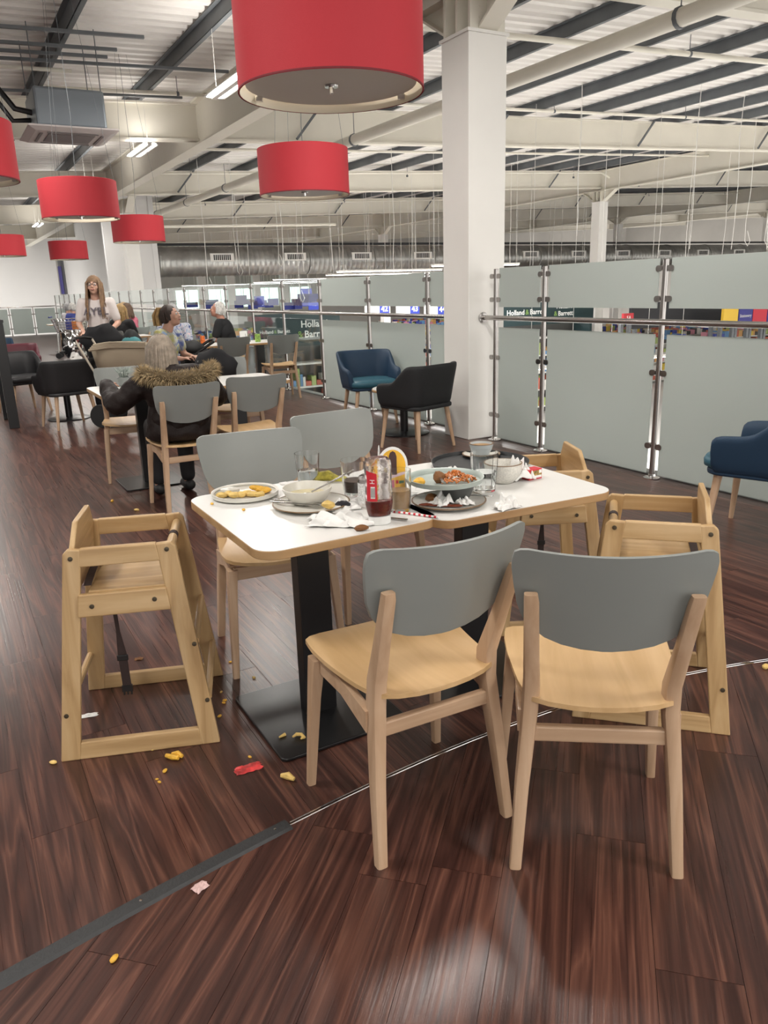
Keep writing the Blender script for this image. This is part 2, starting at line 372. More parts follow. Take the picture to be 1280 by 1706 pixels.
# ---- windows in the far wall: bright daylight and trees outside
MSKY = mat('daylight_outside', (.5, .7, .6), .8, emit=(.62, .86, .78), estr=1.6, var=.2, vscale=.8)
for i, px in enumerate((312, 366, 404, 447, 500)):
    n = hitN(px, 496, 55.8)[0]; w = empty('window_%d' % (i+1), tn(55.8, n, 1.05), GRID); tag(w, 'large store window with greenery outside', kind='structure')
    MB().box((0, .02, 0), (1.9, .02, 1.5)).build('pane', MSKY, w, smooth=0)
    mb = MB(); [mb.box((x, 0, 0), (.12 if abs(x) > .5 else .05, .14, 1.5)) for x in (-.95, .1, .95)]; [mb.box((0, 0, z), (2.0, .14, .1)) for z in (-.75, .75)]; mb.build('window_frame', MW, w, smooth=0)
for i, px in enumerate((338, 386, 428, 474)):
    n = hitN(px, 496, 54)[0]; e = empty('pier', tn(54, n, SZ), GRID, 'white pier between the far store windows', 'pillar', 'piers between far windows'); MB().box((0, 0, 3.4), (.6, .4, 6.8)).build('shaft', MW, e, smooth=0); MB().box((0, 0, .1), (.7, .5, .2)).build('plinth', MGREY_STEEL, e, smooth=0)
# ================================================================ BALUSTRADE
def frosted():
    m = bpy.data.materials.new('frosted_glass'); m.use_nodes = True; nt = m.node_tree; L = nt.links; out = nt.nodes['Material Output']; nt.nodes.remove(nt.nodes['Principled BSDF'])
    d = nt.nodes.new('ShaderNodeBsdfDiffuse'); d.inputs[0].default_value = (.62, .67, .645, 1); tr = nt.nodes.new('ShaderNodeBsdfTranslucent'); tr.inputs[0].default_value = (.62, .67, .645, 1)
    gl = nt.nodes.new('ShaderNodeBsdfGlossy'); gl.inputs['Roughness'].default_value = .35
    a = nt.nodes.new('ShaderNodeMixShader'); a.inputs[0].default_value = .45; L.new(d.outputs[0], a.inputs[1]); L.new(tr.outputs[0], a.inputs[2])
    b = nt.nodes.new('ShaderNodeMixShader'); b.inputs[0].default_value = .05; L.new(a.outputs[0], b.inputs[1]); L.new(gl.outputs[0], b.inputs[2]); L.new(b.outputs[0], out.inputs[0])
    return m
def clear(name='clear_glass', tint=(.93, .97, .96), ior=1.4):
    if name in MATS: return MATS[name]
    m = bpy.data.materials.new(name); m.use_nodes = True; nt = m.node_tree; L = nt.links; out = nt.nodes['Material Output']; nt.nodes.remove(nt.nodes['Principled BSDF'])
    t = nt.nodes.new('ShaderNodeBsdfTransparent'); t.inputs[0].default_value = (*tint, 1); gl = nt.nodes.new('ShaderNodeBsdfGlossy'); gl.inputs['Roughness'].default_value = .03
    lw = nt.nodes.new('ShaderNodeLayerWeight'); lw.inputs[0].default_value = .5; pw = nt.nodes.new('ShaderNodeMath'); pw.operation = 'POWER'; pw.inputs[1].default_value = 3.5; L.new(lw.outputs['Facing'], pw.inputs[0]); f = nt.nodes.new('ShaderNodeMath'); f.operation = 'MULTIPLY_ADD'; f.inputs[1].default_value = .7; f.inputs[2].default_value = (ior-1)*.16; L.new(pw.outputs[0], f.inputs[0]); b = nt.nodes.new('ShaderNodeMixShader'); L.new(f.outputs[0], b.inputs[0]); L.new(t.outputs[0], b.inputs[1]); L.new(gl.outputs[0], b.inputs[2]); L.new(b.outputs[0], out.inputs[0])
    MATS[name] = m; return m
MFROST, MCLEAR = frosted(), clear()
def post_proto(h, clamps, left=True, right=True):
    e = empty('balustrade_post'); n = 14
    MB().lathe([(.021, 0), (.021, h-.003), (.018, h)], n).build('post', MSTEEL, e)
    MB().lathe([(.062, 0), (.062, .006), (.05, .012), (.03, .016), (.026, .03)], 20).build('base_flange', MCHROME, e)
    for z in clamps:
        for s in (-1, 1):
            if (s < 0 and not left) or (s > 0 and not right): continue
            MB().prism([(x*1., y) for x, y in rrect(.055, .042, .018)], -.012, .012, Matrix.Translation((0, s*.05, z)) @ Matrix.Rotation(math.pi/2, 4, 'Y') @ Matrix.Rotation(math.pi/2, 4, 'Z')).build('glass_clamp', MSTEEL, e)
    return e
def panel(t0, t1, z0, z1, m, name, label, group, n=0):
    a, b = tn(t0, n, (z0+z1)/2), tn(t1, n, (z0+z1)/2)
    return tag(MB().bar(a, b, .010, z1-z0).build(name, m, smooth=0), label, 'glass panel', group)
PT = [-4.8, -3.56, -2.27, -1.01, -.345]
PT2 = [.81, 2.1, 3.45]
PT3 = [3.45+1.29*k for k in range(1, 21)]
CL = [.24, .78, 1.3, 1.506]
proto = post_proto(1.57, CL)
allp = PT+PT2+PT3
for i, t in enumerate(allp):
    far = t > 3.6
    lab = 'brushed steel balustrade post between clear glass panels' if far else ('brushed steel balustrade post against the side of the big white column' if t == -.345 else 'brushed steel balustrade post between frosted glass panels')
    o = proto if i == 0 else dup(proto)
    o.location = tn(t, 0); o.rotation_euler = (0, 0, GRID); tag(o, lab, 'post', 'clear glass balustrade posts' if far else 'frosted balustrade posts')
def bay(t0, t1):
    fr = t1 < 3.6; m = MFROST if fr else MCLEAR; w = 'frosted' if fr else 'clear'
    wh = {-3.56: 'behind the navy armchair at the picture edge', -2.27: 'second along from the near side of the big column', -1.01: 'narrow and touching the near side of the big column', .81: 'behind the black armchair', 2.1: 'behind the navy armchair at the round table'}.get(t0)
    for nm, z0, z1 in (('lower', .03, 1.055), ('upper', 1.235, 1.575)):
        panel(t0+.055, t1-.055, z0, z1, m, nm+'_glass_panel', w+' '+nm+' glass panel '+wh if wh else w+' glass panel in the '+nm+' tier of the balustrade', w+' '+nm+' panels')
for a, b in zip(PT[:-1], PT[1:]): bay(a, b)
for a, b in zip((PT2+PT3)[:-1], (PT2+PT3)[1:]): bay(a, b)
panel(.26, .755, .03, 1.055, MFROST, 'lower_glass_panel', 'narrow frosted lower glass panel just beyond the big column', 'frosted end panels')
panel(.26, .755, 1.235, 1.575, MFROST, 'upper_glass_panel', 'narrow frosted upper glass panel just beyond the big column', 'frosted end panels')
MB().tube([tn(-4.8, -.043, 1.141), tn(-.21, -.043, 1.141)], .0215, 14).build('handrail', MSTEEL).__setitem__('label', 'steel handrail running from the big column over the near frosted panels')
h = bpy.data.objects['handrail']; tag(h, cat='handrail')
MB().lathe([(.05, 0), (.05, .008), (.03, .012)], 18, Matrix.Translation(tn(-.212, -.043, 1.141)) @ Matrix.Rotation(GRID, 4, 'Z') @ Matrix.Rotation(math.pi/2, 4, 'X')).build('wall_rose', MSTEEL, h)
tag(MB().tube([tn(.21, -.043, 1.141), tn(29.2, -.043, 1.141)], .0215, 14).build('handrail', MSTEEL), 'steel handrail running on beyond the big column', 'handrail')
# lower rail across the far end of the cafe
for i, n in enumerate([-.9*k for k in range(0, 9)]):
    e = empty('stair_rail_post', tn(29.3, n), GRID, 'slim steel post of the low glass rail at the far end', 'post', 'far rail posts')
    MB().lathe([(.022, 0), (.022, 1.12)], 10).build('post', MSTEEL, e)
    mb = MB(); [mb.box((0, 0, z), (.14, .03, .045)) for z in (.3, .85)]; mb.build('glass_clamp', MSTEEL, e, smooth=0)
    if i: tag(MB().bar(tn(29.3, n+.06, .58), tn(29.3, n+.84, .58), .01, 1.0).build('rail_glass', MFROST, smooth=0), 'frosted glass pane of the low rail at the far end', 'glass panel', 'far rail panes')
tag(MB().tube([tn(29.3, 0, 1.15), tn(29.3, -7.2, 1.15)], .024, 10).build('stair_handrail', MSTEEL), 'handrail on top of the low glass rail at the far end', 'handrail')
# ================================================================ UNDER THE ROOF
# strip luminaires of the cafe (twin tubes under a white reflector)
def luminaire(t, n, z, label, group=None, L=1.25):
    e = empty('strip_light', tn(t, n, z), GRID, label, 'ceiling light', group)
    mb = MB(); mb.loft([[(-.14, y, .03), (-.10, y, .07), (.10, y, .07), (.14, y, .03), (.13, y, .03), (.09, y, .06), (-.09, y, .06), (-.13, y, .03)] for y in (-L/2, L/2)]); mb.box((0, 0, .045), (.07, L, .05)); mb.build('reflector', MW, e, smooth=0)
    for s in (-1, 1): MB().box((s*.075, 0, .035), (.055, L-.05, .012)).build('tube', MLAMP, e, smooth=0)
    for s in (-1, 1): MB().tube([(0, s*L*.4, .07), (0, s*L*.4, zr(n)+.62-z)], .003, 5).build('suspension_wire', MW, e)
    l = bpy.data.lights.new('strip_lamp', 'AREA'); l.shape = 'RECTANGLE'; l.size = .22; l.size_y = L; l.energy = LUM_W; l.color = (1, .96, .9)
    lo = bpy.data.objects.new('strip_lamp', l); COL.objects.link(lo); lo.parent = e; lo.location = (0, 0, .02)
    l2 = l.copy(); l2.energy = LUM_W*.16; lu = bpy.data.objects.new('up_fill', l2); COL.objects.link(lu); lu.parent = e; lu.location = (0, 0, .085); lu.rotation_euler = (math.pi, 0, 0)     # upward fill added to brighten the roof sheets; the reflector is closed above
    return e
luminaire(3.5, -1.0, 3.75, 'twin tube strip light hanging just behind the nearest red lampshade')
luminaire(8.1, -1.0, 3.75, 'twin tube strip light hanging beside the ceiling air unit')
for t, n in [(13, -1), (18, -1), (23, -1), (28, -4), (33, -3), (33, -8), (-2.3, -1.9), (-7, -1.9), (8, -4.7), (15.4, -4.8), (2.1, -3.9), (-3, -5.5), (-7.5, -5.5), (21, -5), (27, -8), (-11, -3), (3.5, -9), (9, -9), (-2, -9), (15, -9)]:  # far-end and stairwell ones are added to brighten the far walls
    luminaire(t, n, 3.75, 'twin tube strip light farther along the cafe ceiling, set partly added for brightness', 'cafe strip lights')
# red drum pendants
MRED = mat('red_fabric', (.47, .028, .04), .75, bump=.12, bscale=260)
MINNER = mat('shade_lining', (.82, .74, .60), .7)
MDIFF = mat('shade_diffuser', (.62, .60, .58), .55)
def pendant(t, n, label, z=2.2, r=.375, h=.36, group=None):
    e = empty('pendant_lamp', tn(t, n, z), 0, label, 'pendant lamp', group)
    mb = MB(); N = 56
    ring = lambda rr, zz: [(rr*math.cos(2*math.pi*k/N), rr*math.sin(2*math.pi*k/N), zz) for k in range(N)]
    mb.loft([ring(r-.004, 0), ring(r, .002), ring(r, h-.002), ring(r-.004, h), ring(r-.006, h-.004)], False)
    s = mb.build('lamp_shade', MRED, e)
    MB().loft([ring(r-.006, .001), ring(r-.006, h-.004)], False).build('lining', MINNER, s)
    MB().loft([ring(r+.001, 0), ring(r+.002, .004), ring(r+.001, .007)], False).build('hem', mat('hem_red', (.17, .012, .02), .7), s)
    MB().lathe([(r-.03, .03), (r-.03, .036)], 48).build('diffuser', MDIFF, e)
    MB().lathe([(.028, .022), (.03, .028), (.012, .03), (.009, .0), (.002, -.002)], 16).build('finial', MCHROME, e)
    for k in range(3):
        a = .6+k*2*math.pi/3; MB().box(((r-.025)*math.cos(a), (r-.025)*math.sin(a), .022), (.03, .03, .022)).build('clip', MCHROME, e, smooth=0)
    top = zr(n)+.79-z
    for k in range(3):
        a = .3+k*2*math.pi/3; MB().tube([((r-.02)*math.cos(a), (r-.02)*math.sin(a), h), (.1*math.cos(a), .1*math.sin(a), top)], .0016, 5).build('wire', MGREY_STEEL, e)
    MB().tube([(0, 0, .1), (0, 0, h+.2), (.02, .01, h+.6), (0, 0, top)], .003, 6).build('flex', MGREY_STEEL, e)
    return e
pendant(-3.08, -2.95, 'big red drum pendant hanging nearest to the dirty table')
pendant(.17, -1.62, 'red drum pendant left of the tall white column')
pendant(2.56, -3.03, 'red drum pendant hanging under the ceiling air unit')
pendant(6.13, -1.65, 'red drum pendant hanging beside the long cream roof beam')
pendant(11.6, -1.85, 'small-looking red drum pendant before the far white wall')
pendant(10.0, -3.2, 'red drum pendant cut by the picture edge, in front of the far wall')
_p = np.array([0, 0, HC])+ray(-70, 300)*(5.5/ray(-70, 300)[1])-CC
pendant(_p@DD, _p@NN, 'red drum pendant below and left of the air unit')
# ceiling cassette air unit
e = empty('air_conditioner', tn(5.15, -2.62, 3.4), GRID, 'grey ceiling cassette air unit hung on rods under the roof', 'air conditioner')
MB().box((0, 0, .27), (.82, .86, .44)).build('casing', mat('galv_grey', (.22, .25, .28), .45, .3), e, smooth=0, bevel=.03)
MB().loft([[(x*w, y*w, z) for x, y in ((-1, -1), (1, -1), (1, 1), (-1, 1))] for w, z in ((.52, .05), (.53, .03), (.44, -.005))]).build('grille_panel', mat('panel_pink', (.58, .53, .52), .5), e, smooth=0)
mb = MB(); [mb.box((s*.36, 0, -.008), (.03, .6, .012)) for s in (-1, 1)]; [mb.box((0, s*.36, -.008), (.6, .03, .012)) for s in (-1, 1)]; mb.box((0, 0, -.008), (.55, .55, .006)); mb.build('air_slot', mat('slot_dark', (.2, .18, .18), .6), e, smooth=0)
for x in (-.38, .38):
    for y in (-.4, .4): MB().tube([(x, y, .4), (x, y, zr(-2.6)+.7-3.4)], .006, 6).build('rod', MGREY_STEEL, e)
MB().tube([(-.41, -.1, .25), (-.6, -.1, .28), (-.75, -.05, .5), (-.95, .1, 1.2), (-1.3, .3, 1.3)], .035, 8).build('hose', MBLACK, e)
MB().tube([(-.41, .1, .2), (-.62, .1, .18), (-.8, .1, .45), (-1.0, .3, 1.15)], .03, 8).build('hose', MBLACK, e)
e2 = dup(e, tn(12.5, -3.5, 3.4), label='second grey cassette air unit, partly hidden by a red lampshade')
# pipes and trays
def pipe(pts, r, m, label, name='pipe', cat='pipe', group=None, clamps=0):
    e = empty(name, label=label, cat=cat, group=group); MB().tube(pts, r, 12).build('run', m, e)
    if clamps:
        a, b = Vector(pts[0]), Vector(pts[-1])
        for k in range(clamps):
            p = a.lerp(b, (k+.5)/clamps); d = (b-a).normalized(); q = MB(); q.tube([p-d*.02, p+d*.02], r*1.15, 12); q.tube([p+Vector((0, 0, r)), p+Vector((0, 0, r+.45))], .006, 6); q.build('hanger', MGREY_STEEL, e)
    return e
pipe([tn(-12, 2.0, 3.72), tn(34, 2.0, 3.9)], .085, MCREAM, 'thick cream pipe slung under the roof, running past the big column', clamps=14)
pipe([tn(7.2, -2.5, 4.42), tn(7.2, 60, 6.9)], .03, MCREAM, 'thin cream sprinkler pipe above the first cross beam', 'sprinkler_pipe', clamps=16)
pipe([tn(3.0, .3, 4.50), tn(3.0, 40, 6.08)], .04, MCREAM, 'cream sprinkler pipe crossing in front of the dark purlins', 'sprinkler_pipe', clamps=10)
pipe([tn(15.2, .3, 4.40), tn(15.2, 16.5, 5.05), tn(15.2, 16.9, 4.9)], .028, MCREAM, 'cream sprinkler pipe with a bent end near the second column', 'sprinkler_pipe', clamps=5)
for tt, na, nb in ((11.5, .5, 44), (19, 2, 40), (23.4, 2, 48), (28, 2, 48)): pipe([tn(tt, na, zr(na)+.42), tn(tt, nb, zr(nb)+.42)], .03, MCREAM, 'thin cream sprinkler pipe among the farther roof beams', 'sprinkler_pipe', group='far sprinkler pipes', clamps=8)
pipe([tn(5.9, -9, 4.2), tn(5.9, -2.35, 4.36)], .025, MCREAM, 'short cream pipe end over the air unit', 'sprinkler_pipe', clamps=3)
pipe([tn(21, 1.5, 3.6), tn(21, 9, 3.75)], .05, MCREAM, 'cream pipe end in front of the white wall block', 'sprinkler_pipe')
for i, (t, na, nb) in enumerate([(4.3, -8, -1.75), (4.9, -8, -1.95), (5.25, -8, -2.0), (5.6, -8, -.25), (2.6, -8, -.2), (7.3, -6, -.45)]):
    tag(MB().bar(tn(t, na, zr(na)+.52), tn(t, nb, zr(nb)+.52), .045, .035).build('strut_channel', MGREY_STEEL, smooth=0), 'grey steel strut channel hung under the roof sheets', 'strut', 'strut channels above the air unit')
# loose wires hanging over the store
rw = random.Random(11)
for i in range(46):
    t, n = rw.uniform(1, 24), rw.uniform(1.5, 22)
    zt, zb = zr(n)+.80, rw.choice([1.6, 2.0, 2.3, 1.2])
    a = tn(t, n, 0); pts = [a+Vector((0, 0, zt))]+[a+Vector((rw.uniform(-.03, .03), rw.uniform(-.03, .03), zt+(zb-zt)*f)) for f in (.3, .6, .85)]+[a+Vector((0, 0, zb))]
    if i % 3 == 0: pts += [a+Vector((.08, 0, zb-.12)), a+Vector((.14, .02, zb)), a+Vector((.05, .02, zb+.25))]
    tag(MB().tube(pts, .007, 5).build('hanging_wire', MW), 'thin pale wire hanging from the roof over the store', 'wire', 'hanging wires over the store')
# spiral duct
e = empty('round_duct', tn(25, 1.7, 2.66), GRID, 'long round silver ventilation duct over the store', 'duct')
RD = .56; mb = MB()
prof = []
x = 0
while x < 58: prof += [(RD, x), (RD+.012, x+.03), (RD, x+.06)]; x += .22
mb.lathe(prof, 28, Matrix.Rotation(math.pi/2, 4, 'Y')); mb.build('duct_tube', MGALV, e, smooth=60)
for k in range(13):
    MB().lathe([(RD+.005, -.05), (RD+.035, -.03), (RD+.035, .03), (RD+.005, .05)], 28, Matrix.Translation((1.6+k*3.1, 0, 0)) @ Matrix.Rotation(math.pi/2, 4, 'Y')).build('joint_band', MGALV, e)
    gq = MB(); gq.box((.9+k*3.1, -RD*.93, .12), (.95, .1, .3)); w = gq.build('grille', MW, e, smooth=0)
    gq = MB(); [gq.box((.58+k*3.1+.08*q, -RD*.93-.055, .12), (.05, .01, .2)) for q in range(9)]; gq.build('slot', MBLACK, w, smooth=0)
tag(MB().bar(tn(27, 2, 3.4), tn(27, 55, 3.5), .3, .1).build('cable_tray', MBLACK, smooth=0), 'dark cable tray running above the silver duct', 'cable tray')
# store strip lights: continuous runs
for i, (t, n, L) in enumerate([(7, 9, 5), (12.5, 9.2, 3), (17, 9, 4), (22, 13, 8), (30, 16, 12), (38, 20, 16), (46, 20, 20), (7, 22, 12), (0, 16, 8), (-6, 14, 8)]):
    e = empty('store_light_run', tn(t, n, 1.95 if t > 11 else -.4), GRID, 'long white strip light run hanging over the store', 'ceiling light', 'store strip light runs')  # near runs hang low, unseen behind the frosted panels, kept for their light
    MB().box((0, 0, .05), (L, .18, .05)).build('housing', MW, e, smooth=0); MB().box((0, 0, .02), (L, .08, .02)).build('tube', MLAMP, e, smooth=0)
    for k in range(5): MB().tube([((k/4-.5)*L*.95, 0, .07), ((k/4-.5)*L*.95, 0, zr(n+(k/4-.5)*L*.95)+.62-(1.95 if t > 11 else -.4))], .004, 5).build('suspension_wire', MW, e)
    l = bpy.data.lights.new('run_lamp', 'AREA'); l.shape = 'RECTANGLE'; l.size = L; l.size_y = .2; l.energy = STORE_W; l.color = (1, .98, .95)
    lo = bpy.data.objects.new('run_lamp', l); COL.objects.link(lo); lo.parent = e; lo.location = (0, 0, 0)
# ================================================================ FURNITURE
MBEECH = {a: wood('beech_'+a, (.42, .27, .165), (.50, .335, .215), (.57, .40, .27), a, 1., .42) for a in 'XZ'}
MPLY = wood('beech_ply', (.52, .33, .155), (.60, .395, .20), (.67, .455, .245), 'Y', .8, .33)
MRUB = {a: wood('rubberwood_'+a, (.36, .22, .095), (.48, .315, .15), (.56, .385, .205), a, 1.1, .4) for a in 'XYZ'}
MBACK = mat('grey_lacquer', (.235, .25, .24), .42, var=.03, vscale=4)
MTOP = mat('white_laminate', (.72, .71, .685), .3, var=.015, vscale=5)
MEDGE = wood('oak_edge', (.30, .17, .075), (.40, .245, .115), (.47, .30, .15), 'X', .6, .5)
MSCREW = mat('screw_bronze', (.12, .10, .07), .4, .8)
MSTRAP = mat('strap_brown', (.030, .016, .014), .75)
def lerpt(z, tab):
    return float(np.interp(z, [a for a, b in tab], [b for a, b in tab]))
# ---- dining chair, faces local +Y, origin between the rear feet
def make_chair():
    e = empty('dining_chair')
    # seat: dished plywood
    ol = [(-.178, .0), (-.19, .10), (-.205, .25), (-.208, .34), (-.198, .39), (-.165, .415), (0, .428), (.165, .415), (.198, .39), (.208, .34), (.205, .25), (.19, .10), (.178, .0), (.12, -.022), (0, -.034), (-.12, -.022)]
    rows = []; ny = 18
    for j in range(ny+1):
        y = -.014+.455*(1-math.cos(math.pi*j/ny))/2; xs = [x for x, yy in ol]
        w = lerpt(y, [(-.014, .03), (-.0115, .07), (-.004, .115), (.006, .150), (.02, .172), (.04, .182), (.1, .195), (.25, .216), (.34, .222), (.39, .215), (.42, .185), (.434, .13), (.441, .05)])
        rows.append([(w*(i/10-1)*1., y, 0) for i in range(21)])
    zt = lambda x, y: .466+.35*x*x-.012*math.sin(max(0, min(1, (y+.03)/.42))*math.pi)-.25*max(0, y-.37)**1.*.3
    mb = MB(); mb.grid([[(x, y, zt(x, y)) for x, y, _ in r] for r in rows]); mb.grid([[(x, y, zt(x, y)-.013) for x, y, _ in reversed(r)] for r in rows])
    n = 21; k = len(rows)*n
    top = lambda j, i: j*n+i
    bot = lambda j, i: k+j*n+(n-1-i)
    loop = [(0, i) for i in range(n)]+[(j, n-1) for j in range(1, len(rows))]+[(len(rows)-1, i) for i in range(n-2, -1, -1)]+[(j, 0) for j in range(len(rows)-2, 0, -1)]
    for a in range(len(loop)):
        p, q = loop[a], loop[(a+1) % len(loop)]; mb.f.append([top(*p), bot(*p), bot(*q), top(*q)]); mb.mi.append(0)
    mb.build('seat', MPLY, e, smooth=50)
    # backrest: bent panel
    W = [(.612, .012), (.616, .06), (.625, .105), (.64, .143), (.665, .176), (.69, .195), (.73, .209), (.78, .217), (.82, .222), (.845, .222), (.858, .217), (.866, .205), (.87, .188)]
    rows = []
    for z, w in W:
        r = []
        for i in range(17):
            x = w*(i/8-1); y0 = -.049-.32*(z-.75)+1.05*x*x
            r.append((x, y0, z + (.006*(x/.2)**2 if z > .85 else 0)))
        rows.append(r)
    mb = MB(); th = .013; mb.grid(rows); mb.grid([[(x, y-th, z) for x, y, z in reversed(r)] for r in rows]); n = 17; k = len(rows)*n
    loop = [(0, i) for i in range(n)]+[(j, n-1) for j in range(1, len(rows))]+[(len(rows)-1, i) for i in range(n-2, -1, -1)]+[(j, 0) for j in range(len(rows)-2, 0, -1)]
    for a in range(len(loop)):
        p, q = loop[a], loop[(a+1) % len(loop)]; mb.f.append([p[0]*n+p[1], k+p[0]*n+n-1-p[1], k+q[0]*n+n-1-q[1], q[0]*n+q[1]]); mb.mi.append(0)
    mb.build('backrest', MBACK, e, smooth=50)
    for s in (-1, 1):
        P = [(s*.2, -.0, 0, .026, .028), (s*.186, .03, .22, .030, .038), (s*.168, .058, .43, .034, .048), (s*.166, .052, .50, .034, .046), (s*.172, .006, .62, .031, .034), (s*.178, -.044, .752, .029, .026), (s*.18, -.050, .772, .026, .022)]
        rings = []
        for x, y, z, w, d in P:
            y -= .012
            w *= 1.15; d *= 1.12; q = rrect(w, d, min(w, d)*.25, 2); rings.append([(x+a, y+b, z) for a, b in q])
        MB().loft(rings).build('leg', MBEECH['Z'], e, smooth=40)
        rings = []
        for x, y, z, w, d in [(s*.222, .40, 0, .025, .027), (s*.205, .375, .3, .033, .036), (s*.195, .362, .43, .038, .05)]:
            rings.append([(x+a, y+b, z) for a, b in rrect(w, d, .006, 2)])
        MB().loft(rings).build('leg', MBEECH['Z'], e, smooth=40)
        MB().loft([[(s*.186+a, y, z) for a, z in ((-.011, zc-h/2), (.011, zc-h/2), (.011, zc+h/2), (-.011, zc+h/2))] for y, zc, h in ((.05, .385, .06), (.2, .415, .045), (.35, .415, .05))]).build('side_rail', MBEECH['X'], e, smooth=0)
    MB().bar((-.19, .035, .364), (.19, .035, .364), .022, .042).build('stretcher', MBEECH['X'], e, smooth=0, bevel=.005)
    MB().bar((-.19, .362, .41), (.19, .362, .41), .02, .05).build('front_rail', MBEECH['X'], e, smooth=0, bevel=.003)
    return e
chair0 = make_chair(); chair_used = [False]
def chair(cx, cy, face_deg, label, group=None):
    """(cx, cy): middle between the rear feet; face_deg: heading of the seat front"""
    o = chair0 if not chair_used[0] else dup(chair0); chair_used[0] = True
    o.location = (cx, cy, 0); o.rotation_euler = (0, 0, math.radians(face_deg-90)); tag(o, label, 'chair')
    if group: o['group'] = group
    elif 'group' in o.keys(): del o['group']
    return o
def mid(a, b): return (a[0]+b[0])/2, (a[1]+b[1])/2
c = mid(g(633, 1437), g(838, 1352)); chair(c[0], c[1], 117.5, 'grey-backed wooden chair turned at an angle to the dirty table, over the metal floor joint')
c = mid(g(857, 1436), g(1127, 1452)); chair(c[0], c[1], 83, 'grey-backed wooden chair with its back squarely to us, in front of a high chair')
r = g(370, 1060); chair(r[0]+.2*.927, r[1]+.2*.375, -68, 'grey-backed wooden chair across the dirty table, behind the plate of yellow food')
chair(-.215, 3.62, -56, 'grey-backed wooden chair across the dirty table, behind the half-full cola glass')
r = g(282, 858); CH5 = (r[0]+.2*.876, r[1]+.2*.482); chair(CH5[0], CH5[1], 118.8, 'grey-backed wooden chair that the woman in the brown parka sits on')
chair(-.885, 5.52, 117, 'empty grey-backed wooden chair beside the woman in the brown parka')
r = g(183, 788); chair(r[0]+.2*.93, r[1]+.2*.37, -68, 'grey-backed wooden chair facing the woman in the brown parka')
chair(-1.40, 7.02, -62, 'grey-backed wooden chair at the far side of the parka table, mostly hidden')
chair(-1.93, 10.46, 115, 'grey-backed wooden chair in front of the table with the orange can')
chair(-1.30, 10.70, 114, 'grey-backed wooden chair standing next to the clear glass balustrade')
# ---- tables
def make_table(w, d, name='cafe_table'):
    e = empty(name)
    t = MB().prism(rrect(w, d, .07, 8), .724, .750).build('table_top', [MEDGE], e, smooth=30, bevel=.002)
    MB().prism(rrect(w-.003, d-.003, .069, 8), .7495, .7512).build('laminate', MTOP, t, smooth=30)
    MB().box((0, 0, .36), (.115, .06, .72)).build('pedestal', MBLACK, e, smooth=0, bevel=.003)
    MB().box((0, 0, .715), (.36, .36, .014)).build('mount_plate', MBLACK, e, smooth=0)
    MB().prism(rrect(.47, .47, .02, 4), 0, .012).build('base_plate', MBLACK, e, smooth=30, bevel=.003)
    return e
AL, AF, AR = g(310, 830, .75), g(430, 925.5, .75), g(740, 863, .75)
wA, dA = np.linalg.norm(AR-AF)-.006, np.linalg.norm(AL-AF); cA = (AL+AR)/2; aA = math.atan2((AR-AF)[1], (AR-AF)[0])
tabA = make_table(wA, dA); tabA.location = (cA[0], cA[1], 0); tabA.rotation_euler = (0, 0, aA)
tag(tabA, 'white table with wood edge under the plate of yellow food and the ketchup bottle', 'table')
BR = g(1030, 817.7, .75); aB = math.radians(26.05); wB, dB = .70, .74
uB = np.array([math.cos(aB), math.sin(aB), 0]); vB = np.array([-uB[1], uB[0], 0]); cB = BR-uB*wB/2+vB*dB/2
tabB = make_table(wB, dB); tabB.location = (cB[0], cB[1], 0); tabB.rotation_euler = (0, 0, aB)
tag(tabB, 'white table with wood edge under the round black tray and stacked bowls', 'table')
g0 = make_table(.70, .72)
g0.location = (-1.86, 6.02, 0); g0.rotation_euler = (0, 0, GRID); tag(g0, 'white table at which the woman in the brown parka sits', 'table')
for p, lab in [((-1.18, 6.4), 'white table right of the woman in the brown parka, behind an empty chair'), ((-2.35, 11.04), 'white table with an orange can standing on it'), ((-1.72, 11.39), 'white table at the clear glass balustrade'), ((-3.4, 11.3), 'white table between the ponytail woman and the woman in flowers'), ((-4.5, 14.25), 'white table of the blonde women far back'), ((-8.9, 22.3), 'white table at the far end near the shopping trolley')]:
    dup(g0, (p[0], p[1], 0), GRID, lab)
# ---- low round tables
def round_table(x, y, label):
    e = empty('round_table', (x, y, 0), 0, label, 'table')
    t = MB().lathe([(.315, .435), (.32, .44), (.32, .455), (.315, .46)], 40).build('table_top', MEDGE, e)
    MB().lathe([(.314, .4595), (.314, .4615)], 40).build('laminate', MTOP, t)
    MB().lathe([(.04, .01), (.04, .435)], 20).build('pedestal', MBLACK, e); MB().lathe([(.255, 0), (.255, .01), (.24, .016), (.05, .022)], 40).build('base_plate', MBLACK, e)
round_table(.236, 7.82, 'low round white table between the blue and the black armchair')
round_table(-3.87, 9.55, 'low round white table between the dark grey armchairs')
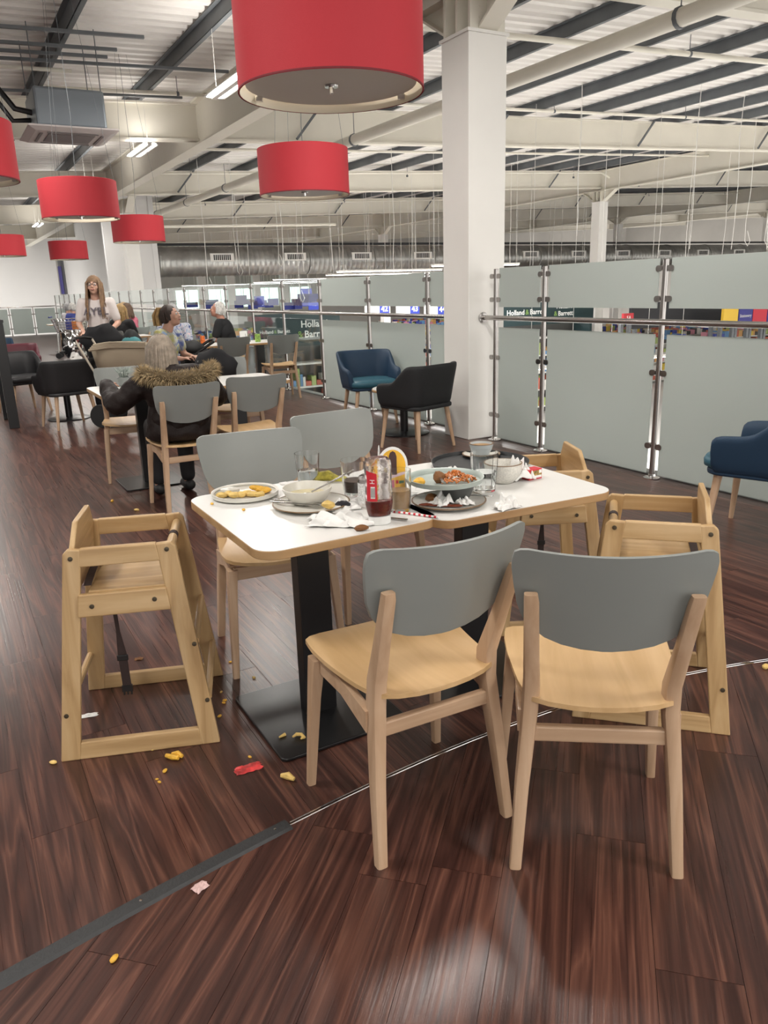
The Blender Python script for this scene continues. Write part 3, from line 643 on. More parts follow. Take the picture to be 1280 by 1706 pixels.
# ---- tub armchair, faces local +Y
def make_arm(shell, seat, name='armchair'):
    e = empty(name); R = []
    path = []
    hw, yb, yf, rc = .285, -.24, .235, .13
    path += [(-hw, yf-k*(yf-yb-rc)/6) for k in range(7)]
    for k in range(1, 8):
        a = math.pi+k*math.pi/16; path.append((-hw+rc+rc*math.cos(a), yb+rc+rc*math.sin(a)))
    path += [(-hw+rc+k*(2*hw-2*rc)/6, yb) for k in range(0, 7)]
    for k in range(1, 8):
        a = 1.5*math.pi+k*math.pi/16; path.append((hw-rc+rc*math.cos(a), yb+rc+rc*math.sin(a)))
    path += [(hw, yb+rc+k*(yf-yb-rc)/6) for k in range(7)]
    def top(x, y): return lerpt(y, [(-.24, .775), (-.17, .775), (-.12, .76), (-.02, .635), (.03, .615), (.2, .605), (.235, .59)])
    rings = []
    for i, (x, y) in enumerate(path):
        zt = top(x, y); k = min(1, max(0, (zt-.6)/.17))
        out = []
        # profile outer bottom -> outer top -> inner top -> inner bottom ; flares out with height
        nx, ny = x/hw if abs(y) < .1 or y > yb+rc else x/hw*.8, 0 if y > yb+rc else -1
        L = math.hypot(nx, ny) or 1; nx, ny = nx/L, ny/L
        prof = [(-.045, .375), (-.005, .40), (.008, .47), (.02+.015*k, (.5+zt)/2), (.022+.04*k, zt-.02), (.012+.04*k, zt), (-.012+.04*k, zt), (-.026+.035*k, zt-.02), (-.045, (.5+zt)/2), (-.05, .42)]
        rings.append([(x+nx*d, y+ny*d, z) for d, z in prof])
    MB().loft(rings).build('shell', shell, e, smooth=60, sub=1)
    mb = MB(); mb.prism(rrect(.53, .52, .1, 6), .375, .41, Matrix.Translation((0, .01, 0))); mb.build('underframe', shell, e, bevel=.01)
    sq = MB(); rr = [(.50, .405), (.545, .42), (.55, .455), (.53, .475), (.40, .487), (.1, .49)]
    sq.loft([[(x, y*1.02+.03, z) for x, y in rrect(w, w*.95, min(.12, w*.3), 5)] for w, z in rr]); sq.build('seat_cushion', seat, e, smooth=70)
    for sx in (-1, 1):
        for y0, y1 in ((.2, .235), (-.19, -.245)):
            MB().tube([(sx*.19, y0, .39), (sx*.24, y1, 0)], [.025, .014], 10).build('leg', MBEECH['Z'], e)
    return e
MDK = mat('charcoal_leather', (.017, .017, .019), .5, bump=.1, bscale=150); MDKS = mat('charcoal_seat', (.03, .03, .032), .38, bump=.1, bscale=150)
MBLK = mat('black_weave', (.010, .0105, .012), .7, bump=.25, bscale=300)
MBLU = mat('navy_weave', (.008, .034, .075), .6, bump=.2, bscale=300); MBLUS = mat('teal_leather', (.028, .11, .155), .42, bump=.1, bscale=150)
def arm(p, face, mats, label):
    o = make_arm(*mats); o.location = (p[0], p[1], 0); o.rotation_euler = (0, 0, math.radians(face-90)); tag(o, label, 'armchair'); return o
arm((.335, 7.10), 134, (MBLK, MDKS), 'black armchair with its back to us beside the white column')
arm((-.12, 8.6), -72, (MBLU, MBLUS), 'navy blue armchair with teal seat facing us at the low round table')
arm((2.17, 4.22), 139, (MBLU, MBLUS), 'navy blue armchair by the frosted glass at the picture edge')
arm((-3.63, 8.98), 132, (MDK, MDKS), 'dark grey armchair with its back to us at the low round table')
arm((-4.74, 10.3), -42, (MDK, MDKS), 'dark grey armchair facing us behind the black partition')
arm((-5.6, 12.2), -60, (mat('maroon_leather', (.10, .012, .024), .5), mat('maroon_seat', (.12, .016, .03), .45)), 'maroon armchair behind the dark grey armchairs')
arm((-6.9, 14.2), -60, (MBLU, MBLUS), 'teal armchair half hidden by the black partition')
# ---- black partition
e = empty('partition', (-4.25, 8.95, 0), GRID+math.pi/2, 'black upright partition panel beside the dark armchairs', 'partition')
MB().box((.4, .03, .64), (.8, .035, 1.1)).build('panel', mat('partition_black', (.007, .008, .012), .45), e, smooth=0)
for x in (0, .82): MB().box((x, .03, .6), (.07, .11, 1.2)).build('end_post', MBLACK, e, smooth=0, bevel=.004)
MB().box((.41, .03, 1.21), (.92, .12, .03)).build('top_rail', MBLACK, e, smooth=0)
# ---- wooden high chair: local +Y is the front, origin at base centre
def make_high():
    e = empty('high_chair'); Hh, Lb = .69, .504; lean = .07/Hh
    def u2y(u): return u-.252
    def brd(poly, s, th=.022, name='board', axis='Z', off=0):
        rings = []
        for d in (-th/2, th/2): rings.append([(s*(.236-lean*z)+d+off*s, u2y(u), z) for u, z in poly])
        if s < 0: rings.reverse()
        return MB().loft(rings).build(name, MRUB[axis], e, smooth=0, bevel=.004)
    for s in (-1, 1):
        brd([(.0, 0), (.06, 0), (.138, Hh-.003), (.098, Hh), (.083, Hh-.014)], s, name='back_post')
        brd([(.444, 0), (.504, 0), (.424, Hh-.014), (.41, Hh), (.362, Hh-.003)], s, name='front_post')
        brd([(.057, 0), (.447, 0), (.440, .058), (.066, .058)], s, name='bottom_rail', axis='Y', th=.0215)
        brd([(.126, .632), (.374, .632), (.364, Hh), (.134, Hh)], s, name='top_rail', axis='Y', th=.0215)
        brd([(.108, .475), (.392, .475), (.383, .548), (.116, .548)], s, name='seat_rail', axis='Y', off=.012, th=.02)
        for u, z in [(.106, .662), (.396, .668), (.155, .51), (.345, .515), (.452, .35), (.476, .155), (.035, .155)]:
            MB().lathe([(.0075, 0), (.0075, .003), (.004, .0035)], 10, Matrix.Translation((s*(.236-lean*z)+s*(.012+(.011 if z in (.51, .515) else 0)), u2y(u), z)) @ Matrix.Rotation(s*math.pi/2, 4, 'Y')).build('screw', MSCREW, e)
    xw = lambda z: .236-lean*z-.011
    # backboard with clipped corners, leaning with the back posts
    pts = [(-.165, .53), (.165, .53), (.163, .69), (.10, .76), (-.10, .76), (-.163, .69)]
    MB().loft([[(x, u2y(.082+.10*(z-.5)+d), z) for x, z in pts] for d in (.0, .018)]).build('backboard', MRUB['X'], e, smooth=0, bevel=.005)
    MB().box((0, u2y(.27), .548), (.37, .25, .012)).build('seat', MRUB['Y'], e, smooth=0, bevel=.003)
    MB().tube([(-xw(.66), u2y(.40), .655), (xw(.66), u2y(.40), .655)], .015, 12).build('front_bar', MRUB['X'], e)
    MB().tube([(-.02, u2y(.40), .655), (.012, u2y(.40), .655)], .0165, 12).build('strap_ring', MSTRAP, e)
    for u, z in ((.455, .35), (.478, .155), (.03, .155)): MB().tube([(-xw(z), u2y(u), z), (xw(z), u2y(u), z)], .012, 10).build('dowel', MRUB['X'], e)
    w = .014; P = [(.20, .53), (.203, .45), (.205, .38), (.208, .30), (.210, .18)]
    MB().loft([[(.12+b, u2y(u)+a*w*(.45 if i in (1, 2) else 1), z) for a, b in ((-1, -.0015), (1, -.0015), (1, .0015), (-1, .0015))] for i, (u, z) in enumerate(P)]).build('strap', MSTRAP, e, smooth=0)
    MB().box((.12, u2y(.208), .285), (.01, .036, .02)).build('strap_slider', mat('buckle_black', (.012, .011, .011), .4), e, smooth=0, bevel=.002)
    mb = MB(); mb.box((.12, u2y(.210), .172), (.01, .034, .022)); [mb.box((.12, u2y(.210)+k*.012, .156), (.006, .005, .016)) for k in (-1, 0, 1)]; mb.build('buckle', mat('buckle_black', (.012, .011, .011), .4), e, smooth=0)
    MB().loft([[(x, u2y(.14)+b, .563+.02*math.cos(x*9)) for b in (-.012, .012)]+[(x, u2y(.14)-b, .560+.02*math.cos(x*9)) for b in (-.012, .012)] for x in np.linspace(-.16, .16, 9)]).build('lap_belt', MSTRAP, e, smooth=0)
    return e
hc = make_high()
def place_high(o, near_back, near_front, label, left):
    a, b = np.array(near_back[:2]), np.array(near_front[:2]); u = (b-a)/np.linalg.norm(b-a); nrm = np.array([-u[1], u[0]])*(1 if left else -1)
    c = (a+b)/2+nrm*.24; o.location = (c[0], c[1], 0); o.rotation_euler = (0, 0, math.atan2(u[1], u[0])-math.pi/2); tag(o, label, 'high chair')
place_high(hc, g(103, 1268), g(367, 1235), 'wooden high chair with a dangling strap, facing the plate of yellow food', True)
place_high(dup(hc), g(1222, 1225), g(948, 1192), 'wooden high chair standing right behind the chair seen squarely from the back', False)
place_high(dup(hc), (.953, 3.02), (.45, 2.985), 'wooden high chair tucked behind the table with the black tray', False)
# ================================================================ THINGS ON THE DIRTY TABLES
from mathutils import noise
TZ = .7515
MCER = mat('cream_stoneware', (.66, .64, .58), .32, var=.04, vscale=30); MRIM = mat('brown_rim', (.20, .12, .06), .4); MSAGE = mat('sage_stoneware', (.40, .46, .43), .35, var=.05, vscale=25); MDKB = mat('grey_stoneware', (.10, .105, .10), .4)
MPAPER = mat('tissue_paper', (.80, .79, .77), .85, bump=.15, bscale=120); MCUT = mat('cutlery', (.45, .44, .43), .22, 1.)
MYEL = mat('yellow_food', (.75, .42, .05), .5, bump=.4, bscale=120, var=.2, vscale=40); MCHIP = mat('chip_pale', (.72, .50, .16), .55, bump=.3, bscale=90, var=.15, vscale=60); MORANGE = mat('tomato_pasta', (.50, .16, .035), .4, var=.3, vscale=60); MBROWN = mat('crust_brown', (.19, .075, .02), .6, bump=.4, bscale=90)
MGLASS = mat('drinking_glass', (.97, .98, .98), .02, trans=1.); MWATER = mat('water', (.93, .96, .97), .01, trans=1.); MWATER.node_tree.nodes['Principled BSDF'].inputs['IOR'].default_value = 1.2
MCOLA = mat('cola', (.045, .015, .006), .3); MLATTE = mat('milky_coffee', (.42, .26, .12), .25)
MREDP = mat('red_label', (.55, .02, .035), .4); MWHITEP = mat('white_plastic', (.78, .78, .76), .35); MKETCH = mat('ketchup', (.16, .012, .008), .2, var=.3, vscale=60)
def at(px, py, z=TZ): p = g(px, py, z); return Vector((p[0], p[1], z))
def dish(name, p, r, h, m, label, cat, foot=.6, sx=1., rz=0, rim=True, lip=.004, wall=.5):
    e = empty(name, p, rz, label, cat); sc = Matrix.Diagonal((sx, 1, 1, 1))
    MB().lathe([(r*foot*.9, 0), (r*foot, .002), (r*(foot+(1-foot)*wall), h*.35), (r*.985, h*.85), (r, h), (r-lip, h), (r*.95-lip, h*.8), (r*(foot+(1-foot)*wall)-lip, h*.42), (r*foot*.9, .005), (.001, .005)], 40, sc, True).build('dish', m, e, smooth=50)
    if rim: MB().lathe([(r+.0006, h-.0015), (r+.0004, h+.001), (r-lip, h+.001)], 40, sc, False).build('rim', MRIM, e)
    return e
def crumple(seed, sx, sy, sz, p, label, name='paper_napkin', m=None, rz=0, cat='napkin', n=22):
    rd = random.Random(seed); off = Vector((seed*3.7, seed*1.3, 0)); P = []
    for j in range(n+1):
        r = []
        for i in range(n+1):
            u, v = i/n*2-1, j/n*2-1; q = Vector((u*1.6, v*1.6, 0))+off
            k = noise.turbulence(q*1.1, 2, True); k2 = noise.turbulence(q*1.1+Vector((9, 4, 2)), 2, True); h = noise.turbulence(q*.9+Vector((2, 7, 5)), 2, True)
            edge = 1-max(abs(u), abs(v))**4
            r.append((sx/2*(u*.85+.5*(k-.5)), sy/2*(v*.85+.5*(k2-.5)), max(.001, sz*(.10+1.1*h)*(.35+.65*edge)*(1-.35*(u*u+v*v)/2))))
        P.append(r)
    zm = min(q[2] for r in P for q in r)
    P = [[(a, b, c-zm+.0006) for a, b, c in r] for r in P]
    o = MB().grid(P).build(name, m or MPAPER, smooth=60); s = o.modifiers.new('thick', 'SOLIDIFY'); s.thickness = .0012; s.offset = 1; q = o.modifiers.new('sub', 'SUBSURF'); q.levels = 1; q.render_levels = 1
    o.location = p; o.rotation_euler = (0, 0, rz); return tag(o, label, cat)
def lump(mb, p, r, seed, sq=(1, 1, .7)):
    k = len(mb.v); mb.ball(p, (r*sq[0], r*sq[1], r*sq[2]), 10)
    for i in range(k, len(mb.v)): v = mb.v[i]; d = v-Vector(p); mb.v[i] = Vector(p)+d*(1+.35*noise.noise(d*60+Vector((seed, seed*2, 0))))
def tumbler(p, r, h, label, fill, mf, facets=False, rb=.8):
    e = empty('drinking_glass', p, 0, label, 'glass'); N = 12 if facets else 32
    MB().lathe([(r*rb*.96, 0), (r*rb, .002), (r*(rb+.12), h*.45), (r, h), (r-.0022, h), (r*(rb+.12)-.003, h*.45), (r*rb-.003, .012), (.001, .010)], N).build('tumbler', MGLASS, e, smooth=20 if facets else 50)
    if fill: MB().lathe([(r*rb-.0035, .0125), (r*(rb+.2*fill)-.0035, h*fill), (.001, h*fill)], N).build('drink', mf, e, smooth=50)
    return e
pl = dish('dinner_plate', at(409, 826), .117, .019, MCER, 'cream plate with leftover yellow food near the table corner', 'plate', .9, rim=False, wall=.9)
mb = MB()
for i in range(46):
    a, q = random.uniform(-.4, 1.6), random.random(); lump(mb, (.03+.055*q*math.cos(a), .005+.05*q*math.sin(a), .012+.016*(1-q)), .011, i, (1.5, .8, .7))
o = mb.build('scrambled_egg', MYEL, pl); tag(o, kind='stuff')
for i in range(7):
    mb = MB(); lump(mb, (-.075+.022*i, -.035+.012*math.sin(i*2), .016), .017, i+50, (1.2, .8, .6)); mb.build('chip', MCHIP, pl)
mb = MB(); lump(mb, (-.055, .02, .018), .024, 71, (1.5, .8, .5)); mb.build('bread_bit', MCER, pl)
sd = dish('side_plate', at(519, 843), .128, .014, MCER, 'cream saucer plate with brown rim under the oval bowl', 'plate', .65)
for a, b, nm in [((-.14, .015, .017), (.03, -.055, .016), 'knife'), ((-.13, .035, .018), (.05, -.035, .016), 'fork')]:
    o = empty(nm, sd.location, 0, 'steel %s lying across the plate under the oval bowl' % nm, nm)
    MB().bar(a, Vector(a).lerp(Vector(b), .5), .009, .003).build('handle', MCUT, o, smooth=0, bevel=.001); MB().bar(Vector(a).lerp(Vector(b), .5), b, .008, .002, .016, .0015).build('blade' if nm == 'knife' else 'tines', MCUT, o, smooth=0)
bw = dish('oval_bowl', at(513, 836, TZ+.006), .092, .052, MCER, 'oval cream bowl with sauce remains and a spoon', 'bowl', .62, .82, rz=.1, rim=False); bw.scale = (1.1, .95, 1)
MB().lathe([(.055, .012), (.068, .028), (.001, .026)], 30).build('sauce', mat('pale_sauce', (.66, .58, .36), .35, var=.1, vscale=60), bw)
o = empty('spoon', bw.location, 0, 'steel spoon standing in the oval bowl', 'spoon'); MB().bar((.015, -.005, .035), (.155, .085, .085), .008, .003, .011, .003).build('handle', MCUT, o, smooth=0, bevel=.001); MB().ball((0, -.012, .030), (.022, .014, .004), 12).build('bowl', MCUT, o)
mb = MB(); lump(mb, (0, 0, .012), .02, 33, (1.1, .8, .7)); o = mb.build('bread_crust', MCHIP); o.location = at(547, 846, TZ+.010); tag(o, 'torn crust of bread beside the oval bowl', 'bread')
tumbler(at(514, 804), .046, .112, 'clear tumbler with a little water behind the oval bowl', .42, MWATER)
tumbler(at(592, 823), .048, .122, 'clear tumbler half full of cola', .42, MCOLA)
tumbler(at(807, 817), .049, .135, 'tall faceted tumbler of water in front of the black tray', .5, MWATER, True)
la = tumbler(at(667, 851), .037, .135, 'glass half full of milky coffee beside the ketchup bottle', .52, MLATTE, rb=.86)
# banana skin
o = MB().tube([(-.04, 0, .010), (-.015, .018, .022), (.015, .02, .024), (.038, .004, .018), (.07, -.012, .014), (.095, -.016, .012)], [.008, .018, .02, .014, .007, .006], 10).build('banana_skin', mat('banana_green', (.42, .36, .05), .5, var=.5, vscale=45))
o.location = at(541, 805); tag(o, 'spotted green and yellow banana skin behind the tumblers', 'banana skin')
# ketchup bottle, stood on its cap
kb = empty('ketchup_bottle', at(633, 872), .25, 'upside-down clear ketchup bottle with red label, nearly empty', 'bottle')
K = [(.034, .030), (.038, .045), (.042, .07), (.042, .11), (.040, .15), (.042, .19), (.039, .215), (.028, .228), (.01, .231)]
flat = Matrix.Diagonal((1, .66, 1, 1))
MB().lathe([(.032, 0), (.035, .003), (.034, .028), (.030, .031)], 28, flat).build('cap', MWHITEP, kb)
MB().lathe(K, 32, flat).build('body', mat('bottle_plastic', (.93, .88, .87), .06, trans=1., bump=.25, bscale=45), kb)
MB().lathe([(r-.0022, z) for r, z in [(.034, .032), (.038, .045), (.041, .066), (.0415, .082)]]+[(.001, .084)], 28, flat).build('ketchup', MKETCH, kb)
ng = 10
def lab(a0, a1, z0, z1, m, name, par, off=.0006, fn=None):
    P = []
    for j in range(7):
        z = z0+(z1-z0)*j/6; rr = float(np.interp(z, [q[1] for q in K], [q[0] for q in K]))+off
        P.append([(rr*math.cos(a), .66*rr*math.sin(a), z+(fn(i/ng) if fn and j == 6 else 0)) for i, a in enumerate(np.linspace(a0, a1, ng+1))])
    return MB().grid(P).build(name, m, par)
rl = lab(-2.75, -1.85, .085, .19, MREDP, 'red_label', kb, fn=lambda u: -.012*u)
lab(-2.35, -2.0, .095, .135, MWHITEP, 'barcode_field', rl, .0011)
for i, a in enumerate(np.linspace(-2.32, -2.03, 8)): lab(a, a+(.014 if i % 3 else .026), .099, .131, MBLACK, 'barcode_bar', rl, .0015)
text('H', .022, MWHITEP, Matrix.Translation((.0408*math.cos(-2.2), .66*.0412*math.sin(-2.2)-.0012, .152)) @ Matrix.Rotation(-2.2+math.pi/2, 4, 'Z') @ Matrix.Rotation(math.pi/2, 4, 'X') @ Matrix.Rotation(math.pi/2, 4, 'Z'), rl, extrude=.0003)
pb = empty('sauce_bottle', at(612, 845), 0, 'small clear sauce bottle with white printed label behind the ketchup', 'bottle')
MB().lathe([(.026, 0), (.028, .004), (.028, .09), (.024, .105), (.016, .11)], 24).build('body', mat('bottle_plastic', (.93, .88, .87), .06), pb)
MB().lathe([(.0283, .02), (.0283, .085)], 24, None, False).build('printed_label', mat('label_print', (.62, .62, .61), .5, var=.35, vscale=220), pb)
# arch-topped menu card, a folded pair of leaves
mc = empty('menu_card', at(657, 838), math.radians(8), 'arch-topped yellow dessert menu card standing behind the coffee glass', 'menu card')
arch = [(-.05, 0), (.05, 0)]+[(.05*math.cos(a), .115+.055*math.sin(a)) for a in np.linspace(0, math.pi, 15)]
RX = Matrix.Rotation(math.pi/2-.1, 4, 'X')
MB().prism(arch, 0, .0012, RX).build('front_leaf', MWHITEP, mc, smooth=0)
MB().prism([(x*.86, .008+y*.90) for x, y in arch], .0012, .0016, RX).build('yellow_print', mat('print_yellow', (.78, .42, .02), .45, var=.15, vscale=20), mc, smooth=0)
MB().prism([(-.009, .085), (.012, .085), (.014, .14), (.010, .152), (.002, .157), (-.007, .153), (-.012, .142)], .0016, .0024, RX).build('chocolate_print', mat('print_choc', (.05, .015, .012), .5), mc, smooth=0)
MB().prism([(-.042, .068), (.042, .085), (.042, .093), (-.042, .078)], .0016, .002, RX).build('pale_band', mat('print_pink', (.62, .45, .50), .5), mc, smooth=0)
MB().prism([(-.012, .02), (.0, .02), (.0, .07), (-.012, .068)], .0016, .0021, RX).build('pink_bar', mat('print_magenta', (.50, .06, .15), .5), mc, smooth=0)
MB().prism([(.006, .058), (.016, .058), (.016, .068), (.006, .068)], .0016, .0021, RX).build('red_mark', MREDP, mc, smooth=0); MB().prism([(.019, .057), (.038, .059), (.038, .066), (.019, .066)], .0016, .0021, RX).build('green_mark', mat('print_green', (.06, .16, .08), .5), mc, smooth=0)
MB().prism(arch, 0, .0012, Matrix.Translation((-.05, .0, 0)) @ Matrix.Rotation(math.radians(78), 4, 'Z') @ Matrix.Translation((.05, 0, 0)) @ Matrix.Rotation(math.pi/2, 4, 'X')).build('back_leaf', MWHITEP, mc, smooth=0)
mc.scale = (1, 1, 1.1); kb.scale = (1, 1, .9)
# striped paper straw
a, b = at(655, 852, TZ+.004), at(731, 862, TZ+.004); st = empty('paper_straw', label='red and white striped paper straw lying at the table corner', cat='straw')
MB().tube([a, b], .0035, 10).build('tube', MWHITEP, st)
for k in range(9): MB().tube([a.lerp(b, (k+.15)/9), a.lerp(b, (k+.6)/9)], .0037, 10).build('red_stripe', MREDP, st)
kn = empty('table_knife', label='steel knife handle sticking out behind the ketchup bottle', cat='knife'); MB().bar(at(645, 863, TZ+.004), at(679, 866, TZ+.004), .011, .005).build('handle', MCUT, kn, smooth=0, bevel=.001); MB().bar(at(622, 860, TZ+.003), at(645, 863, TZ+.004), .012, .002).build('blade', MCUT, kn, smooth=0)
crumple(3, .22, .12, .055, at(572, 871), 'big crumpled paper napkin at the table edge left of the ketchup', rz=-.1)
crumple(5, .14, .10, .034, at(576, 845), 'crumpled paper napkin between the oval bowl and the cola glass', rz=.5)
crumple(8, .10, .10, .010, at(490, 806), 'flat corner of paper napkin under the water tumbler', rz=.4)
mb = MB(); lump(mb, (0, 0, .009), .018, 12, (1.2, .8, .5)); o = mb.build('pastry_crust', MBROWN); o.location = at(602, 884); tag(o, 'browned bit of crust poking out from the big napkin', 'crust')
mb = MB(); lump(mb, (0, 0, .012), .022, 15, (1.2, .6, .7)); o = mb.build('black_wrapper', mat('black_film', (.015, .014, .02), .3)); o.location = at(571, 848); tag(o, 'scrap of black wrapper among the napkins', 'wrapper')
# second table
ty = empty('round_tray', at(800, 775, TZ), 0, 'round black serving tray at the back of the table', 'tray')
MB().lathe([(.175, 0), (.185, .002), (.192, .020), (.189, .020), (.182, .006), (.001, .005)], 48).build('tray', mat('tray_black', (.018, .019, .021), .5), ty)
sc = dish('saucer', at(802, 760, TZ+.006), .078, .012, MCER, 'small saucer under the cup on the black tray', 'saucer', .55)
cu = dish('coffee_cup', at(802, 759, TZ+.012), .049, .052, mat('pale_blue_glaze', (.48, .52, .53), .35), 'pale blue-grey cup with tan inside on the black tray', 'cup', .62)
MB().lathe([(.033, .02), (.046, .050)], 30, None, False).build('tan_lining', mat('tan_glaze', (.50, .32, .16), .4), cu)
dish('speckled_bowl', at(838, 803, TZ), .068, .072, mat('speckled_white', (.62, .60, .55), .4, var=.14, vscale=160), 'speckled white bowl with brown rim beside the tall tumbler', 'bowl', .55, wall=.75)
crumple(21, .11, .10, .13, at(868, 797), 'tall crumpled white napkin stuffed beside the speckled bowl', rz=.3)
cb = empty('raisin_carton', at(886, 797), math.radians(33), 'small red snack carton with fruit picture lying on the table', 'carton')
MB().box((0, 0, .019), (.064, .040, .038)).build('carton', MREDP, cb, smooth=0, bevel=.002)
MB().box((.002, -.0204, .020), (.054, .0008, .026)).build('picture', mat('fruit_print', (.30, .20, .05), .5, var=.7, vscale=90), cb, smooth=0); MB().box((.0, -.0209, .010), (.056, .0008, .009)).build('white_band', MWHITEP, cb, smooth=0); MB().box((.022, -.0212, .028), (.012, .0008, .012)).build('price_mark', MWHITEP, cb, smooth=0)
lp = dish('stack_plate', at(748, 839), .122, .014, mat('white_brown_plate', (.60, .58, .54), .35, var=.1, vscale=18), 'dirty rimmed plate at the bottom of the stack, smeared with sauce', 'plate', .65)
mb = MB(); [lump(mb, (-.075+.03*i, -.045-.008*i, .012), .018, i+5, (1.5, .5, .25)) for i in range(4)]; tag(mb.build('sauce_smear', mat('dark_sauce', (.16, .035, .015), .4), lp), kind='stuff')
mb = MB(); lump(mb, (-.055, .0, .022), .022, 9); mb.build('potato', MBROWN, lp)
gb = dish('grey_bowl', at(762, 833, TZ+.006), .056, .05, MDKB, 'dark grey bowl holding up the sage green plate', 'bowl', .6, rim=False)
crumple(31, .085, .075, .05, at(736, 839, TZ+.009), 'crumpled tissue squeezed between the stacked plates', rz=.8)
crumple(33, .06, .05, .028, at(775, 839, TZ+.009), 'small knot of tissue on the bottom plate of the stack', rz=.2)
fk = empty('dessert_fork', lp.location, 0, 'steel fork resting on the bottom plate of the stack', 'fork'); MB().bar((.02, .05, .018), (.145, -.005, .022), .011, .003).build('handle', MCUT, fk, smooth=0, bevel=.001); MB().bar((-.02, .066, .018), (.02, .05, .018), .016, .002, .01, .002).build('tines', MCUT, fk, smooth=0)
sp = dish('sage_plate', at(742, 806, TZ+.056), .128, .026, MSAGE, 'sage green plate with pasta leftovers on top of the stack', 'plate', .72, rim=False, wall=.8)
rp = random.Random(5); mb = MB()
for i in range(90):
    a, q = rp.uniform(0, 6.28), rp.random()**.6; c = Vector((.035+.062*q*math.cos(a), .005+.036*q*math.sin(a), .012+.028*(1-q))); d = Vector((rp.uniform(-1, 1), rp.uniform(-1, 1), rp.uniform(-.4, .4))).normalized()
    mb.tube([c-d*.012, c+Vector((0, 0, .004)), c+d*.012], .0026, 5)
tag(mb.build('pasta', MORANGE, sp), kind='stuff')
mb = MB(); lump(mb, (-.085, -.02, .016), .019, 3, (1.2, .9, .7)); mb.build('potato_wedge', MYEL, sp)
mb = MB(); lump(mb, (-.02, -.005, .026), .022, 4, (.9, .8, 1)); mb.build('meatball', MBROWN, sp)
o = empty('dinner_fork', sp.location, 0, 'steel fork stuck in the pasta on the sage plate', 'fork'); MB().bar((-.018, -.02, .026), (-.012, -.075, .024), .009, .003).build('handle', MCUT, o, smooth=0)
dish('back_plate', at(752, 795, TZ), .09, .016, MSAGE, 'sage green side plate half hidden behind the stack', 'plate', .7, rim=False)
crumple(41, .085, .06, .035, at(752, 789, TZ+.014), 'scrap of tissue on the hidden side plate', rz=.1)
crumple(44, .10, .075, .06, at(843, 845), 'loose crumpled tissue lying alone on the table', rz=.6)
crumple(47, .12, .12, .008, at(692, 817), 'flattened napkin between the two tables', rz=.5)
for i, (x, y) in enumerate([(353, 841), (406, 851)]):
    mb = MB(); lump(mb, (0, 0, .004), .006, i); o = mb.build('food_crumb', MYEL); o.location = at(x, y); tag(o, 'yellow food crumb on the white table top', 'crumb', 'crumbs on the table')
# ---- litter on the floor
for i, (x, y, r) in enumerate([(88, 1272, .010), (275, 1286, .008), (266, 1304, .006), (255, 1250, .005), (471, 1207, .005), (375, 1168, .007), (369, 1154, .006), (373, 1172, .006), (366, 1194, .007), (423, 1130, .007), (384, 1104, .006), (187, 836, .014), (228, 851, .015), (191, 1599, .009), (416, 1262, .006), (1276, 1113, .014), (391, 1111, .004), (262, 1299, .005)]):
    mb = MB(); lump(mb, (0, 0, r*.5), r, i, (1.3, .8, .6)); o = mb.build('food_crumb', MYEL if i % 3 else MCHIP); o.location = Vector(g(x, y)); o.rotation_euler = (0, 0, i*1.3); tag(o, 'small yellow food crumb dropped on the wooden floor', 'crumb', 'crumbs on the floor')
def bit(pts, r, m, p, name, label, cat, rz=0, z=0.):
    o = MB().tube(pts, r, 8).build(name, m); o.location = Vector(g(*p, z))+Vector((0, 0, 0)); o.rotation_euler = (0, 0, rz); return tag(o, label, cat)
bit([(-.022, .006, .009), (0, -.004, .009), (.022, -.010, .009)], [.007, .009, .007], MYEL, (288, 1264), 'dropped_chip', 'yellow chip on the floor in front of the high chair', 'chip')
bit([(-.018, .0, .008), (0, .007, .012), (.022, .004, .008)], [.006, .009, .006], MYEL, (294, 1262), 'dropped_chip', 'second yellow chip touching the first on the floor', 'chip', -.5)
bit([(-.022, 0, .01), (0, .004, .012), (.024, 0, .008)], [.006, .012, .006], MCHIP, (479, 1299), 'potato_wedge', 'pale potato wedge beside the chair leg and table base', 'chip', -.4)
bit([(-.02, 0, .006), (-.008, .012, .008), (.008, .010, .008), (.018, -.004, .006), (.008, -.012, .006)], [.003, .006, .006, .006, .003], MCHIP, (498, 1230), 'curled_peel', 'curled pale scrap lying on the black table base', 'food scrap', 0, .0125)
bit([(-.012, 0, .004), (.012, .004, .004)], [.003, .006], MCHIP, (471, 1228), 'pale_scrap', 'pale scrap next to the curl on the black table base', 'food scrap', .6, .0125)
bit([(-.02, 0, .008), (.02, .004, .008)], .008, MYEL, (512, 1128), 'yellow_chip', 'yellow chip behind the table pedestal', 'chip', 0, 0)
crumple(51, .10, .055, .012, Vector(g(416, 1279)), 'red and white snack wrapper on the floor near the table base', 'snack_wrapper', mat('red_wrapper', (.62, .06, .06), .35, var=.6, vscale=35), .4, 'wrapper', 12)
crumple(53, .075, .03, .01, Vector(g(149, 1192)), 'white and red paper strip on the floor inside the high chair', 'paper_strip', MPAPER, .3, 'paper scrap', 10)
crumple(55, .045, .035, .014, Vector(g(334, 1477)), 'pale pink torn paper bit beyond the rubber joint strip', 'paper_bit', mat('pink_paper', (.66, .46, .44), .8), .9, 'paper scrap', 10)
crumple(57, .04, .03, .014, Vector(g(232, 1098)), 'reddish brown scrap on the floor behind the high chair', 'brown_scrap', MBROWN, .2, 'food scrap', 8)
